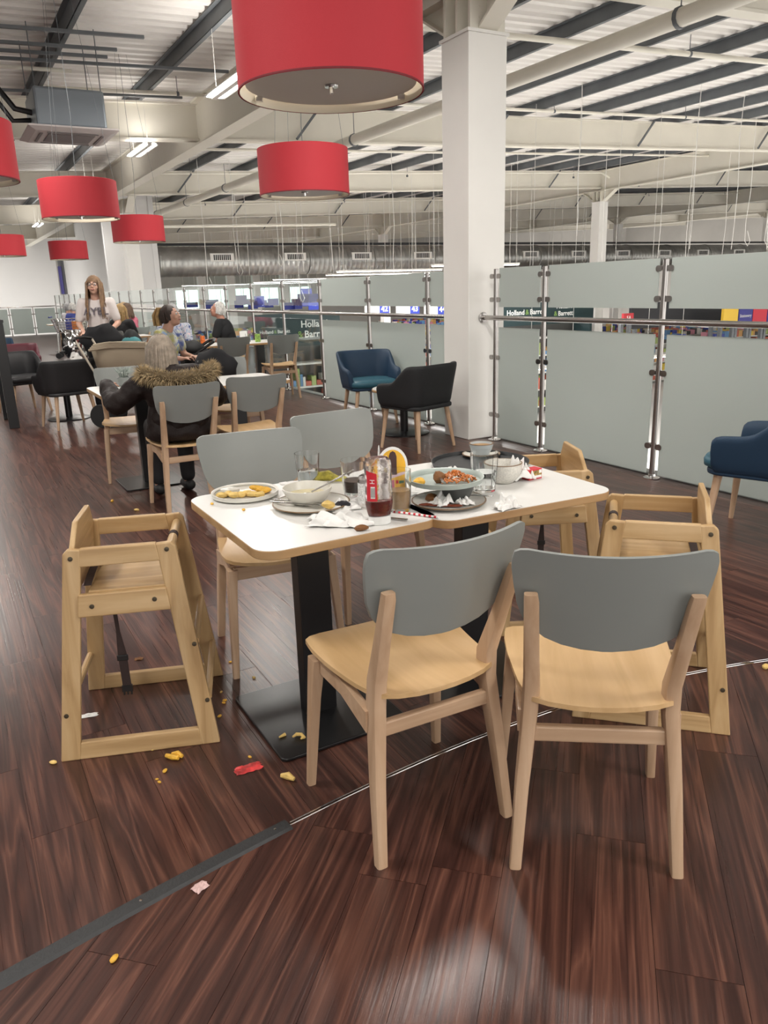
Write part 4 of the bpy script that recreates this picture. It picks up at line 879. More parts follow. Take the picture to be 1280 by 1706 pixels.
# ================================================================ PEOPLE
def depth_pt(px, py, y): d = ray(px, py); p = np.array([0, 0, HC])+d*(y/d[1]); return p
SKIN = mat('skin', (.58, .34, .25), .5, sss=.08, var=.05, vscale=12); SKIN2 = mat('skin_ruddy', (.55, .27, .19), .5, sss=.08, var=.06, vscale=12)
def tri(name, stops, scale):
    m = mat(name, (.5, .5, .5), .8); nt = m.node_tree; tc = nt.nodes.new('ShaderNodeTexCoord'); n = nt.nodes.new('ShaderNodeTexNoise'); n.inputs['Scale'].default_value = scale; n.inputs['Distortion'].default_value = 1.
    r = ramp(nt, stops); nt.links.new(tc.outputs['Object'], n.inputs['Vector']); nt.links.new(n.outputs[0], r.inputs[0]); nt.links.new(r.outputs[0], nt.nodes['Principled BSDF'].inputs['Base Color']); return m
def hand(mb, w, d, palm, k=1.):
    """w wrist, d direction of the fingers, palm: palm normal"""
    w, d, n = Vector(w), Vector(d).normalized(), Vector(palm); n = (n-d*n.dot(d)).normalized(); x = d.cross(n)
    for i in range(4): mb.cap(w+d*.015*k+x*(i-1.5)*.010*k, w+d*.075*k+x*(i-1.5)*.020*k, .014*k, .011*k, 8)
    for i, L in enumerate((.062, .074, .07, .054)):
        a = w+d*.082*k+x*(i-1.5)*.0205*k; b = a+(d*.8+n*.35)*L*.5*k; c = b+(d*.35+n*.9)*L*.5*k
        mb.cap(a, b, .0088*k, .008*k, 7); mb.cap(b, c, .008*k, .0068*k, 7)
    a = w+d*.03*k-x*.03*k; b = a+(d*.6-x*.7+n*.3)*.038*k; mb.cap(a, b, .0115*k, .0095*k, 7); mb.cap(b, b+(d*.9+n*.4)*.03*k, .0095*k, .0075*k, 7)
def head(mb, Hc, R, k=1.):
    def B(c, r): mb.ball(Vector(Hc)+R @ Vector(c)*k, tuple(q*k for q in r), 16, R=R)
    B((0, -.012, .02), (.076, .092, .095)); B((0, .022, -.045), (.056, .062, .066)); B((0, .05, -.088), (.026, .026, .022)); B((0, .062, -.01), (.052, .026, .05))
    B((0, .094, -.028), (.013, .018, .012)); B((0, .088, -.005), (.008, .012, .03)); B((0, .078, -.060), (.022, .012, .010))
    for s in (-1, 1): B((s*.077, -.008, -.015), (.009, .018, .03)); B((s*.04, .062, -.035), (.022, .018, .022))
def face(e, Hc, R, k, brow=(.12, .07, .04), lips=(.42, .14, .12), glasses=False):
    P = lambda c: Vector(Hc)+R @ Vector(c)*k
    for s in (-1, 1):
        ey = MB().ball(P((s*.031, .082, .004)), .0115*k, 10).build('eye', mat('eye_white', (.72, .70, .67), .3), e); MB().ball(P((s*.031, .0905, .003)), .0055*k, 8).build('iris', mat('iris', (.03, .035, .04), .2), ey)
        MB().tube([P((s*.014, .093, .024)), P((s*.032, .093, .030)), P((s*.052, .082, .024))], .0035*k, 6).build('eyebrow', mat('brow_%d' % int(brow[0]*1000), brow, .8), e)
    MB().tube([P((-.024, .081, -.061)), P((-.01, .089, -.058)), P((0, .090, -.060)), P((.01, .089, -.058)), P((.024, .081, -.061))], [.002*k, .006*k, .006*k, .006*k, .002*k], 8).build('lips', mat('lips', lips, .45), e)
    if glasses:
        gl = empty('glasses'); gl.parent = e; fm = mat('glasses_black', (.01, .01, .012), .3)
        for s in (-1, 1):
            MB().tube([P((s*.034+.025*math.cos(a), .103, .004+.019*math.sin(a))) for a in np.linspace(0, 2*math.pi, 17)], .0028*k, 6).build('glasses_rim', fm, gl); MB().tube([P((s*.058, .1, .008)), P((s*.08, .03, .008)), P((s*.078, -.01, .0))], .0025*k, 5).build('temple', fm, gl)
        MB().tube([P((-.01, .103, .006)), P((.01, .103, .006))], .0025*k, 5).build('bridge', fm, gl)
def hair(e, Hc, R, k, m, L, seed=1, back=True, front=.35, vol=1., N=90, name='hair', part=.0):
    """cap of hair plus falling locks; L = length below the head centre"""
    P = lambda c: Vector(Hc)+R @ Vector(c)*k
    rd = random.Random(seed); mb = MB()
    for c, r in (((0, -.022, .034), (.084*vol, .094*vol, .092)), ((0, -.05, .0), (.080*vol, .068*vol, .09))): mb.ball(P(c), tuple(q*k for q in r), 18, R=R)
    for i in range(N):
        a = rd.uniform(-math.pi*(.5+front), math.pi*(.5+front))-math.pi/2       # around the head, gap at the face
        ca, sa = math.cos(a), math.sin(a); q = rd.uniform(.1, .95)
        top = (.07*q*ca, -.02+.08*q*sa, .125-.05*q*q); s1 = (.089*vol*ca, -.02+.100*vol*sa, .03); s2 = (.094*vol*ca, -.025+.104*vol*sa, -.05)
        pts = [P(top), P(s1), P(s2)]; dn = L*rd.uniform(.85, 1.05)
        if dn > .08:
            for f in (.5, 1.): pts.append(P((.094*vol*ca*(1+.12*f)+rd.uniform(-.008, .008), -.03+(.104*vol)*sa*(1+.05*f)+(.03 if sa > .2 else 0), -.05-(dn-.05)*f)))
        r0 = rd.uniform(.007, .012)*k; mb.tube(pts, [r0*.6]+[r0]*(len(pts)-2)+[r0*.35], 6)
    return mb.build(name, m, e, smooth=70)
MHAIR = {n: mat('hair_'+n, c, .48, bump=.5, bscale=220, var=.3, vscale=30) for n, c in dict(greyblond=(.27, .22, .17), ginger=(.21, .12, .062), blond=(.42, .27, .11), grey=(.36, .36, .36), white=(.62, .60, .57), brown=(.10, .055, .03), dark=(.035, .02, .015)).items()}
def rot(yaw=0, pitch=0, roll=0): return (Matrix.Rotation(math.radians(yaw), 3, 'Z') @ Matrix.Rotation(math.radians(-pitch), 3, 'X') @ Matrix.Rotation(math.radians(roll), 3, 'Y'))
def limb(mb, P, r):
    for i in range(len(P)-1): mb.cap(P[i], P[i+1], r[i], r[i+1], 12)
def person(loc, facing, label, J, top, legs, skin=SKIN, k=1., vox=.009, sleeve=.5, group=None, bulk=1., fold=.012, shoes=None):
    """J: joints in the person's own frame (x right, y ahead, z up).  sleeve: 0 none .. 1 to elbow .. 2 to wrist"""
    e = empty('person', (loc[0], loc[1], 0), math.radians(facing-90), label, 'person', group)
    V = {n: Vector(p) for n, p in J.items() if n not in ('head_rot', 'palmL', 'palmR')}; R = J.get('head_rot', rot())
    b = MB(); head(b, V['head'], R, k); limb(b, [V['neck'], V['head']+Vector((0, -.012, -.045))], [.058*k, .052*k])
    b.ball(V['chest'], (.14*k, .09*k, .17*k), 16); b.ball(V['hips'], (.14*k, .10*k, .12*k), 16); limb(b, [V['hips'], V['chest']], [.10*k, .10*k]); limb(b, [V['shL'], V['chest']+Vector((0, 0, .08)), V['shR']], [.05*k, .07*k, .05*k])
    for s in 'LR':
        limb(b, [V['sh'+s], V['el'+s], V['wr'+s]], [.045*k, .037*k, .025*k]); hand(b, V['wr'+s], V['ha'+s]-V['wr'+s], J.get('palm'+s, (0, 0, -1)), k)
        limb(b, [V['hip'+s], V['kn'+s], V['an'+s]], [.075*k, .05*k, .036*k])
    b.build('body', skin, e, remesh=vox, smoothit=4)
    t = MB(); q = bulk*k
    t.ball(V['chest'], (.158*q, .115*q, .18*k), 18); t.ball(V['hips']+Vector((0, 0, .05)), (.165*q, .13*q, .13*k), 18); limb(t, [V['hips']+Vector((0, 0, .05)), V['chest']], [.125*q, .12*q]); limb(t, [V['shL'], V['chest']+Vector((0, -.01, .10)), V['shR']], [.06*q, .075*q, .06*q])
    for s in 'LR':
        f = min(1, sleeve); a = V['sh'+s].lerp(V['el'+s], f)
        if sleeve > 0: limb(t, [V['sh'+s], a], [.063*q, .056*q])
        if sleeve > 1: limb(t, [V['el'+s], V['el'+s].lerp(V['wr'+s], min(1, sleeve-1))], [.056*q, .044*q])
    o = t.build('top', top, e, remesh=.012, smoothit=6); disp(o, fold, .09)
    t = MB(); t.ball(V['hips'], (.155*k, .125*k, .125*k), 16)
    for s in 'LR': limb(t, [V['hip'+s], V['kn'+s], V['an'+s]+Vector((0, 0, .04))], [.092*k, .066*k, .056*k])
    o = t.build('trousers', legs, e, remesh=.013, smoothit=5); disp(o, .008, .12)
    for s in 'LR':
        a = V['an'+s]; MB().cap(a+Vector((0, -.03, -.035)), a+Vector((0, .13, -.045)), .042*k, .036*k, 12).build('shoe', shoes or mat('shoe_black', (.012, .012, .013), .5), e, smooth=60)
    return e, V, R
def sitting(k=1., lean=.0, armL=None, armR=None, hr=None):
    J = dict(hips=(0, 0, .555), hipL=(-.09, .03, .535), hipR=(.09, .03, .535), knL=(-.11, .42, .52), knR=(.11, .42, .52), anL=(-.11, .40, .085), anR=(.11, .40, .085),
             chest=(0, lean*.6, .86), shL=(-.175, lean, .99), shR=(.175, lean, .99), neck=(0, lean+.005, 1.04), head=(0, lean+.035, 1.19), head_rot=hr or rot())
    aL = armL or ((-.22, lean+.08, .74), (-.14, .32, .72), (-.08, .40, .73)); aR = armR or ((.22, lean+.08, .74), (.14, .32, .72), (.08, .40, .73))
    J['elL'], J['wrL'], J['haL'] = aL; J['elR'], J['wrR'], J['haR'] = aR
    return J
def seat_for(p, facing, label): a = math.radians(facing); chair(p[0]-.2*math.cos(a), p[1]-.2*math.sin(a), facing, label)
# --- woman in the brown parka, back to us
fa = math.radians(118.8); p1 = (CH5[0]+.20*math.cos(fa), CH5[1]+.20*math.sin(fa))
J = sitting(); J.update(hips=(0, -.01, .57), chest=(-.02, .03, .80), shL=(-.185, .05, .885), shR=(.185, .04, .885), neck=(-.04, .07, .93), head=(-.075, .10, 1.065), head_rot=rot(12, -6), elL=(-.40, .12, .73), wrL=(-.40, .37, .835), haL=(-.35, .46, .85), elR=(.33, .18, .72), wrR=(.10, .43, .79), haR=(.02, .48, .79))
MPARKA = mat('parka_brown', (.014, .0085, .0075), .6, spec=.25, bump=.2, bscale=90)
e, V, R = person(p1, 118.8, 'woman in a brown parka with fur-trimmed hood, sitting with her back to us', J, MPARKA, mat('trousers_black', (.010, .010, .012), .7), sleeve=2, bulk=1.32, fold=.035, vox=.007)
t = MB(); t.loft([[(w*math.cos(a)*1., .015+d*math.sin(a), z) for a in np.linspace(0, 2*math.pi, 24, False)] for w, d, z in ((.235, .175, .485), (.25, .19, .53), (.235, .175, .62), (.20, .15, .72))]); o = t.build('parka_skirt', MPARKA, e, smooth=70, remesh=.013, smoothit=3); disp(o, .03, .1)
t = MB(); t.ball((0, -.09, .885), (.17, .085, .06), 16); o = t.build('hood', MPARKA, e, smooth=70); disp(o, .02, .06)
rf = random.Random(4); t = MB()
arc = [Vector((.235*math.cos(a), -.035+.125*math.sin(a), .925+.02*math.cos(2*a))) for a in np.linspace(math.pi*.93, math.pi*2.07, 60)]
for i in range(2600):
    j = rf.uniform(0, len(arc)-1.01); c = arc[int(j)].lerp(arc[int(j)+1], j % 1); b = rf.uniform(0, 6.28); out = Vector((c.x*.6, c.y, 0)).normalized(); dr = (out*math.cos(b)+Vector((0, 0, 1))*math.sin(b)); dr = (dr+Vector((rf.uniform(-.5, .5), rf.uniform(-.3, .3), rf.uniform(-.5, .3)))).normalized()
    a0 = c+dr*.02; a1 = c+dr*rf.uniform(.05, .09)+Vector((0, 0, -.012)); w = .0035
    s1 = dr.orthogonal().normalized()*w; s2 = dr.cross(s1).normalized()*w; k0 = len(t.v)
    t.v += [a0+s1, a0-s1*.5+s2, a0-s1*.5-s2, a1]; t.f += [[k0, k0+1, k0+3], [k0+1, k0+2, k0+3], [k0+2, k0, k0+3]]; t.mi += [0]*3
fur = t.build('fur_trim', mat('fur_fawn', (.36, .27, .15), .8, var=.55, vscale=40), e, smooth=0); tag(fur, kind='stuff')
MB().tube(arc, .038, 10).build('fur_base', mat('fur_under', (.10, .07, .035), .9), e)
hair(e, V['head'], R, 1.0, MHAIR['greyblond'], .20, 3, front=.2, vol=1.0, N=170)
# --- standing woman pushing the pram
p2 = depth_pt(160, 500, 10.0)
J = dict(hips=(0, 0, .93), hipL=(-.09, 0, .90), hipR=(.09, 0, .90), knL=(-.1, .03, .5), knR=(.1, .05, .5), anL=(-.1, -.02, .085), anR=(.11, .02, .085), chest=(0, .02, 1.24), shL=(-.165, .01, 1.375), shR=(.165, .01, 1.375), neck=(0, .02, 1.42), head=(0, .045, 1.575), head_rot=rot(-4, -8),
         elL=(-.235, .03, 1.12), wrL=(-.15, .25, 1.03), haL=(-.11, .34, 1.01), elR=(.235, .03, 1.12), wrR=(.16, .24, 1.02), haR=(.12, .33, 1.0))
MTEE = mat('white_tee', (.66, .60, .58), .8, bump=.1, bscale=120)
e, V, R = person(p2, -78, 'standing woman with long ginger hair, glasses and a pale printed T-shirt', J, MTEE, mat('trousers_navy', (.010, .012, .02), .7), sleeve=.75, bulk=1.02, fold=.012)
face(e, V['head'], R, 1., brow=(.16, .09, .05), glasses=True)
hair(e, V['head'], R, 1.02, MHAIR['ginger'], .40, 8, front=.24, vol=1.05, N=120)
text('AYBL', .125, mat('print_grey', (.13, .11, .13), .7), Matrix.Translation((0, .150, 1.265)) @ Matrix.Rotation(math.pi, 4, 'Z') @ Matrix.Rotation(math.pi/2, 4, 'X'), e, 'shirt_lettering', extrude=.006, bold=.002)
# --- woman with ponytail, tie-dye top
p3 = depth_pt(262, 520, 9.3)
J = sitting(lean=.10, hr=rot(0, -14)); J['head'] = (0, .17, 1.20)
e, V, R = person(p3, -12, 'woman with a streaked ponytail and tie-dye top, sitting in profile', J, tri('tie_dye', [(.35, (.10, .14, .35)), (.47, (.50, .52, .48)), (.56, (.52, .50, .16)), (.68, (.22, .30, .45))], 7), mat('trousers_black', (.010, .010, .012), .7), k=1.08, sleeve=.6, bulk=1.2)
face(e, V['head'], R, 1.08); hair(e, V['head'], R, 1.08, MHAIR['dark'], .03, 5, front=.15, N=60)
mb = MB(); hp = V['head']+Vector((0, -.12, .06))
for i in range(40): q = Vector((random.uniform(-.02, .02), random.uniform(-.02, .02), 0)); mb.tube([hp+Vector((0, .05, .03)), hp+q+Vector((0, -.03, .03)), hp+q*1.8+Vector((0, -.07, -.05)), hp+q*2+Vector((0, -.065, -.17))], [.008, .012, .012, .004], 6)
mb.build('ponytail', MHAIR['blond'], e, smooth=70)
seat_for(p3, -12, 'grey-backed wooden chair of the woman with the ponytail')
# --- woman in flowered top, hand at her mouth
p4 = depth_pt(289, 515, 11.2)
J = sitting(lean=.06, armR=((.20, .14, .80), (.07, .20, 1.03), (.02, .20, 1.10))); J['palmR'] = (0, -1, 0)
e, V, R = person(p4, -92, 'grey-haired woman in a flowered top with her hand at her mouth', J, tri('flowered', [(.38, (.04, .07, .2)), (.48, (.55, .55, .55)), (.58, (.20, .30, .45)), (.66, (.6, .45, .45))], 26), mat('trousers_blue', (.03, .04, .08), .8), sleeve=.7, bulk=1.1, k=1.04)
face(e, V['head'], R, 1.04); hair(e, V['head'], R, 1.05, MHAIR['grey'], .04, 6, front=.28, N=80)
seat_for(p4, -92, 'grey-backed wooden chair of the woman in the flowered top')
# --- white-haired man
p5 = depth_pt(378, 512, 12.5)
J = sitting(lean=.10, hr=rot(0, -16)); J['head'] = (0, .15, 1.19)
e, V, R = person(p5, 178, 'white-haired man in a dark T-shirt looking down at his hands', J, mat('tee_charcoal', (.016, .016, .018), .85), mat('khaki', (.13, .10, .07), .8), SKIN2, 1.08, sleeve=.7, bulk=1.12)
face(e, V['head'], R, 1.08, brow=(.4, .38, .36)); hair(e, V['head'], R, 1.06, MHAIR['white'], .02, 7, front=.1, vol=.97, N=60)
seat_for(p5, 178, 'grey-backed wooden chair of the white-haired man')
# --- others farther back
for px, py, y, fc, hm, L, topc, lab in [(197, 515, 13.8, 70, 'blond', .32, (.012, .012, .014), 'woman with long straight blonde hair and black top, seen from behind'), (216, 515, 15.0, 160, 'brown', .14, (.55, .14, .20), 'woman with brown bobbed hair and pink top'),
        (206, 507, 17.5, -80, 'blond', .10, (.60, .50, .48), 'fair-haired person in a pale top behind the pink-topped woman'), (110, 515, 21.8, 60, 'grey', .05, (.55, .53, .55), 'grey-haired person in a white top beyond the trolley'), (124, 515, 21.2, 150, 'white', .04, (.05, .07, .28), 'white-haired person in a blue top beyond the trolley')]:
    p = depth_pt(px, py, y); e, V, R = person(p, fc, lab, sitting(lean=.05), mat('top_%d' % px, topc, .8), mat('trousers_black', (.010, .010, .012), .7), k=1.04, vox=.012, sleeve=.7, bulk=1.12)
    face(e, V['head'], R, 1.04); hair(e, V['head'], R, 1.05, MHAIR[hm], L, px, front=.25, N=70)
    seat_for(p, fc, 'grey-backed wooden chair under the '+lab.split(' with ')[0].split(' in ')[0]+' '+{197: 'in black', 216: 'in pink', 206: 'behind the one in pink', 110: 'in white by the trolley', 124: 'in blue by the trolley'}[px])
# ================================================================ PRAMS, TROLLEY, BAGS
MBEIGE = mat('pram_beige', (.40, .33, .24), .8, bump=.1, bscale=150); MPOLE = mat('pram_pole', (.52, .46, .38), .35, .4); MTYRE = mat('tyre', (.012, .012, .013), .7)
pc = depth_pt(208, 560, 8.9)
pr = empty('pram', (pc[0], pc[1], 0), math.radians(-6), 'beige pram with folded hood, pushed by the standing woman', 'pram')
mb = MB(); mb.loft([[(x, y, z) for x, y in [(px*w, py*d) for px, py in rrect(2, 2, .9, 6)]] for w, d, z in ((.30, .13, .62), (.36, .17, .66), (.40, .19, .86), (.39, .18, .88))]); mb.build('carrycot', MBEIGE, pr, smooth=60)
for k in range(4): MB().tube([(-.36+.02*k, -.17, .87+.018*k), (-.1, -.195, .90+.016*k), (.3, -.18, .89+.014*k)], .014, 8).build('hood_fold', MBEIGE, pr)
mb = MB(); mb.loft([[(x*w-.05, y*d+.0, z) for x, y in rrect(2, 2, .9, 6)] for w, d, z in ((.34, .18, .88), (.31, .17, .925), (.2, .1, .945))]); mb.build('apron', MBEIGE, pr, smooth=60)
MB().box((.12, -.15, .94), (.16, .03, .02)).build('black_band', MBLACK, pr, smooth=0)
for s in (-.2, .2):
    MB().tube([(-.50, s+.02, .98), (-.30, s, .60), (.05, s, .22)], .013, 8).build('frame_tube', MPOLE, pr); MB().tube([(.30, s, .58), (-.25, s, .16)], .012, 8).build('frame_tube', MPOLE, pr)
    for x in (-.30, .33):
        MB().lathe([(.03, -.02), (.125, -.02), (.135, 0), (.125, .02), (.03, .02)], 24, Matrix.Translation((x, s, .135)) @ Matrix.Rotation(math.pi/2, 4, 'X')).build('wheel', MTYRE, pr)
MB().tube([(-.30, -.2, .2), (-.30, .2, .2)], .01, 8).build('axle', MPOLE, pr); MB().tube([(.33, -.2, .16), (.33, .2, .16)], .01, 8).build('axle', MPOLE, pr)
MB().tube([(-.50, -.2, .98), (-.55, -.1, 1.0), (-.55, .12, 1.0), (-.50, .22, .98)], .016, 8).build('handle', MBLACK, pr)
bc = depth_pt(172, 565, 9.45); o = MB().ball((0, 0, 0), (.27, .11, .17), 20).build('black_coat', mat('coat_black', (.007, .007, .009), .85)); disp(o, .16, .14); o.location = (bc[0], bc[1], .93); tag(o, 'black coat bundled over the pram handle', 'coat')
fb = depth_pt(127, 577, 9.75); o = MB().ball((0, 0, 0), (.13, .11, .20), 28).build('foil_bag', mat('silver_foil', (.80, .79, .78), .16, 1.)); disp(o, .16, .035); o.location = (fb[0], fb[1], fb[2]); tag(o, 'crinkled silver foil bag hanging beside the pram', 'bag')
rb = depth_pt(144, 573, 9.62); o = MB().box((0, 0, 0), (.07, .05, .12)).build('red_purse', mat('purse_red', (.45, .10, .10), .5), bevel=.02); o.location = (rb[0], rb[1], rb[2]); tag(o, 'small red patterned pouch hanging by the foil bag', 'pouch'); MB().tube([(-.03, -.03, -.03), (.03, -.03, .05), (.01, 0, .25)], .005, 6).build('strap', MBLACK, o)
# black pushchair
sc = depth_pt(325, 590, 9.9); pu = empty('pushchair', (sc[0], sc[1], 0), math.radians(20), 'black pushchair parked behind the woman in the brown parka', 'pushchair')
mb = MB(); mb.ball((0, 0, .66), (.19, .20, .18), 18); o = mb.build('seat_shell', MBLK, pu, remesh=.015, smoothit=2); disp(o, .05, .1)
mb = MB(); mb.ball((-.05, 0, .78), (.17, .19, .10), 18); o = mb.build('hood', MBLK, pu); disp(o, .05, .08)
MB().tube([(-.05, -.17, .7), (.22, -.17, .86), (.26, 0, .88), (.22, .17, .86), (-.05, .17, .7)], .018, 8).build('handle', MBLACK, pu)
for s in (-.2, .2):
    MB().tube([(.18, s, .78), (-.22, s, .14)], .012, 8).build('frame_tube', MBLACK, pu); MB().tube([(-.05, s, .5), (.24, s, .12)], .012, 8).build('frame_tube', MBLACK, pu)
    for x in (-.24, .25): MB().lathe([(.02, -.02), (.10, -.02), (.105, 0), (.10, .02), (.02, .02)], 20, Matrix.Translation((x, s, .105)) @ Matrix.Rotation(math.pi/2, 4, 'X')).build('wheel', MTYRE, pu)
# rucksack on the ponytail woman's chair
rc = p3+np.array([-.34, .02, 0]); o = MB().ball((0, 0, 0), (.13, .17, .22), 18).build('rucksack', MBLK); disp(o, .06, .1); o.location = (rc[0], rc[1], .84); tag(o, 'black and turquoise rucksack hung on the ponytail woman\'s chair', 'rucksack')
MB().ball((.02, -.09, .07), (.12, .09, .08), 14).build('turquoise_panel', mat('turquoise', (.08, .30, .33), .7), o)
cc = (-1.47, 7.0); o = MB().ball((0, 0, 0), (.20, .10, .16), 18).build('folded_coat', mat('coat_black', (.007, .007, .009), .85)); disp(o, .1, .1); o.location = (cc[0], cc[1], .80); tag(o, 'shiny black coat slung over a chair beyond the fur hood', 'coat')
# shopping trolley
wp = g(102, 598); tr = empty('shopping_trolley', (wp[0]+.25, wp[1]+.3, 0), math.radians(15), 'wire shopping trolley parked far back beside the white table', 'trolley')
def cage(w0, d0, w1, d1, z0, z1, nx, nz, r):
    mb = MB()
    for k in range(nz+1):
        f = k/nz; w, d, z = w0+(w1-w0)*f, d0+(d1-d0)*f, z0+(z1-z0)*f; mb.tube([(-w, -d, z), (w, -d, z), (w, d, z), (-w, d, z), (-w, -d, z)], r, 5)
    for s in (-1, 1):
        for i in range(nx+1):
            u = i/nx*2-1; mb.tube([(u*w0, s*d0, z0), (u*w1, s*d1, z1)], r*.7, 4); mb.tube([(s*w0, u*d0, z0), (s*w1, u*d1, z1)], r*.7, 4)
    return mb
cage(.32, .2, .42, .27, .62, .95, 10, 5, .006).build('basket', MCHROME, tr)
mb = MB(); [mb.tube([(-.32, s*.2, .62), (-.35, s*.22, .14)], .014, 6) for s in (-1, 1)]; [mb.tube([(.3, s*.2, .62), (-.25, s*.2, .25), (.36, s*.16, .2)], .012, 6) for s in (-1, 1)]; mb.build('chassis', MCHROME, tr)
for x, y in ((-.36, -.22), (-.36, .22), (.37, -.16), (.37, .16)): MB().lathe([(.02, -.02), (.07, -.02), (.075, 0), (.07, .02), (.02, .02)], 16, Matrix.Translation((x, y, .075)) @ Matrix.Rotation(math.pi/2, 4, 'X')).build('castor', MTYRE, tr)
MB().tube([(-.46, -.27, 1.0), (-.46, .27, 1.0)], .018, 8).build('push_bar', mat('bar_blue', (.04, .05, .25), .4), tr)
for i, c in enumerate([(.5, .5, .5), (.05, .06, .25), (.6, .2, .05), (.6, .58, .5)]):
    o = MB().box((0, 0, .09), (.16, .14, .2)).build('grocery_box', mat('grocery_%d' % i, c, .5), smooth=0); o.location = Vector((wp[0]+.25-.2+.14*i, wp[1]+.28+.04*i, .70)); tag(o, ['grey', 'dark blue', 'orange', 'cream'][i]+' grocery packet lying in the trolley basket', 'packet')
# small things on the far tables
o = empty('drink_can', (-2.42, 10.86, .752), 0, 'orange drink can on the table by the white-haired man', 'can'); MB().lathe([(.026, 0), (.033, .006), (.033, .118), (.027, .13), (.026, .132)], 20).build('can', mat('can_orange', (.60, .14, .03), .35, .3, var=.5, vscale=40), o); MB().lathe([(.026, .1315), (.02, .1325)], 16).build('lid', MCHROME, o)
tumbler(Vector((-1.86, 11.28, .752)), .04, .12, 'clear tumbler on the table at the glass balustrade', 0, None)
o = empty('table_sign', (-1.95, 11.42, .752), GRID, 'small white card sign on the table at the balustrade', 'sign'); MB().bar((-.055, 0, .075), (.055, 0, .075), .012, .15).build('card', MWHITEP, o, smooth=0); MB().bar((-.06, 0, .006), (.06, 0, .006), .05, .012).build('foot', MWHITEP, o, smooth=0)
o = MB().box((0, 0, .055), (.07, .07, .11)).build('drink_carton', mat('carton_green', (.20, .33, .06), .5, var=.6, vscale=50), smooth=0); o.location = (-1.72, 11.26, .752); tag(o, 'green drink carton on the table at the balustrade', 'carton')
pv = empty('herb_pot', (-2.03, 6.17, .752), 0, 'small grey pot of silvery leaves by the parka woman\'s hand', 'pot plant'); MB().lathe([(.035, 0), (.045, .01), (.05, .07), (.044, .07), (.04, .015), (.001, .012)], 20).build('pot', mat('pot_grey', (.22, .24, .23), .4), pv)
mb = MB()
for i in range(60): a, q = random.uniform(0, 6.28), random.uniform(.02, .09); mb.tube([(.02*math.cos(a), .02*math.sin(a), .06), (q*.6*math.cos(a), q*.6*math.sin(a), .11), (q*math.cos(a), q*math.sin(a), .10+random.uniform(0, .05))], [.003, .006, .002], 5)
tag(mb.build('leaves', mat('silver_leaf', (.30, .34, .31), .6), pv), kind='stuff')
# ================================================================ THE STORE BELOW
MNAVY = mat('sign_navy', (.02, .035, .26), .5); MTEAL = mat('fascia_teal', (.012, .033, .036), .5); MLET = mat('letter_white', (.80, .80, .78), .5); MLEAF = mat('letter_green', (.22, .36, .08), .5); MSHELF = mat('shelf_white', (.62, .61, .58), .5)
RXT = Matrix.Rotation(math.pi/2, 4, 'X')
def fascia(t, pl, pr_, ptop, pbot, label, one_c, two_c, sz, so):
    """shop front with a name board, shelves of stock under it"""
    nl, zt = hitN(pl, ptop, t); nr, _ = hitN(pr_, ptop, t); _, zb = hitN((pl+pr_)/2, pbot, t); w = nr-nl; cx = (nl+nr)/2
    e = empty('shop_unit', tn(t, cx, SZ), GRID, label, 'shop unit'); Z = lambda z: z-SZ
    b = MB().box((0, .1, Z((zt+zb)/2)), (w, .2, zt-zb)).build('name_board', MTEAL, e, smooth=0); zc = Z((zt+zb)/2)
    def words(s, x, z, size): return text(s, size, MLET, Matrix.Translation((x, -.004, z)) @ RXT, b, 'lettering', extrude=.004, bold=size*.012)
    n1 = hitN(one_c, ptop, t)[0]-cx; n2 = hitN(two_c, ptop, t)[0]-cx
    words('Holland', n1-so*2.05, zc-.02, so); text('&', so, MLEAF, Matrix.Translation((n1, -.004, zc-.02)) @ RXT, b, 'ampersand', extrude=.004); words('Barrett', n1+so*1.95, zc-.02, so)
    words('Holland', n2, zc+sz*.52, sz); text('&', sz, MLEAF, Matrix.Translation((n2-sz*1.7, -.004, zc-sz*.52)) @ RXT, b, 'ampersand', extrude=.004); words('Barrett', n2+sz*.25, zc-sz*.52, sz)
    hz = Z(zb)
    MB().box((0, 1.0, hz/2), (w, .1, hz)).build('back_panel', mat('unit_back', (.10, .10, .095), .6), e, smooth=0)
    for s in (-1, 1): MB().box((s*(w/2-.05), .55, hz/2), (.1, 1.0, hz)).build('side_panel', MTEAL, e, smooth=0)
    for k in range(5): MB().box((0, .7, .3+k*(hz-.5)/4.5), (w-.2, .55, .05)).build('shelf', MSHELF, e, smooth=0)
    rs = random.Random(int(pl))
    for k in range(4):
        mb = MB(); x = -w/2+.2
        mb.mi = []
        while x < w/2-.3:
            a = rs.uniform(.08, .2); h = rs.uniform(.12, (hz-.5)/4.5-.12); mb.cur = rs.randrange(5); mb.box((x+a/2, .6, .325+k*(hz-.5)/4.5+h/2), (a*.9, .3, h)); x += a
        tag(mb.build('stock', [mat('stock_%d' % q, c, .5) for q, c in enumerate([(.55, .30, .10), (.60, .58, .54), (.10, .22, .40), (.45, .10, .06), (.30, .38, .12)])], e, smooth=0), kind='stuff')
    return e
fascia(13.0, 428, 566, 525, 577, 'dark teal shop front with white name lettering, seen through the clear glass', 457, 523, .25, .12)
fascia(15.5, 800, 990, 500, 541, 'dark teal shop front with white name lettering, seen in the gap of the frosted glass', 879, 941, .24, .25)
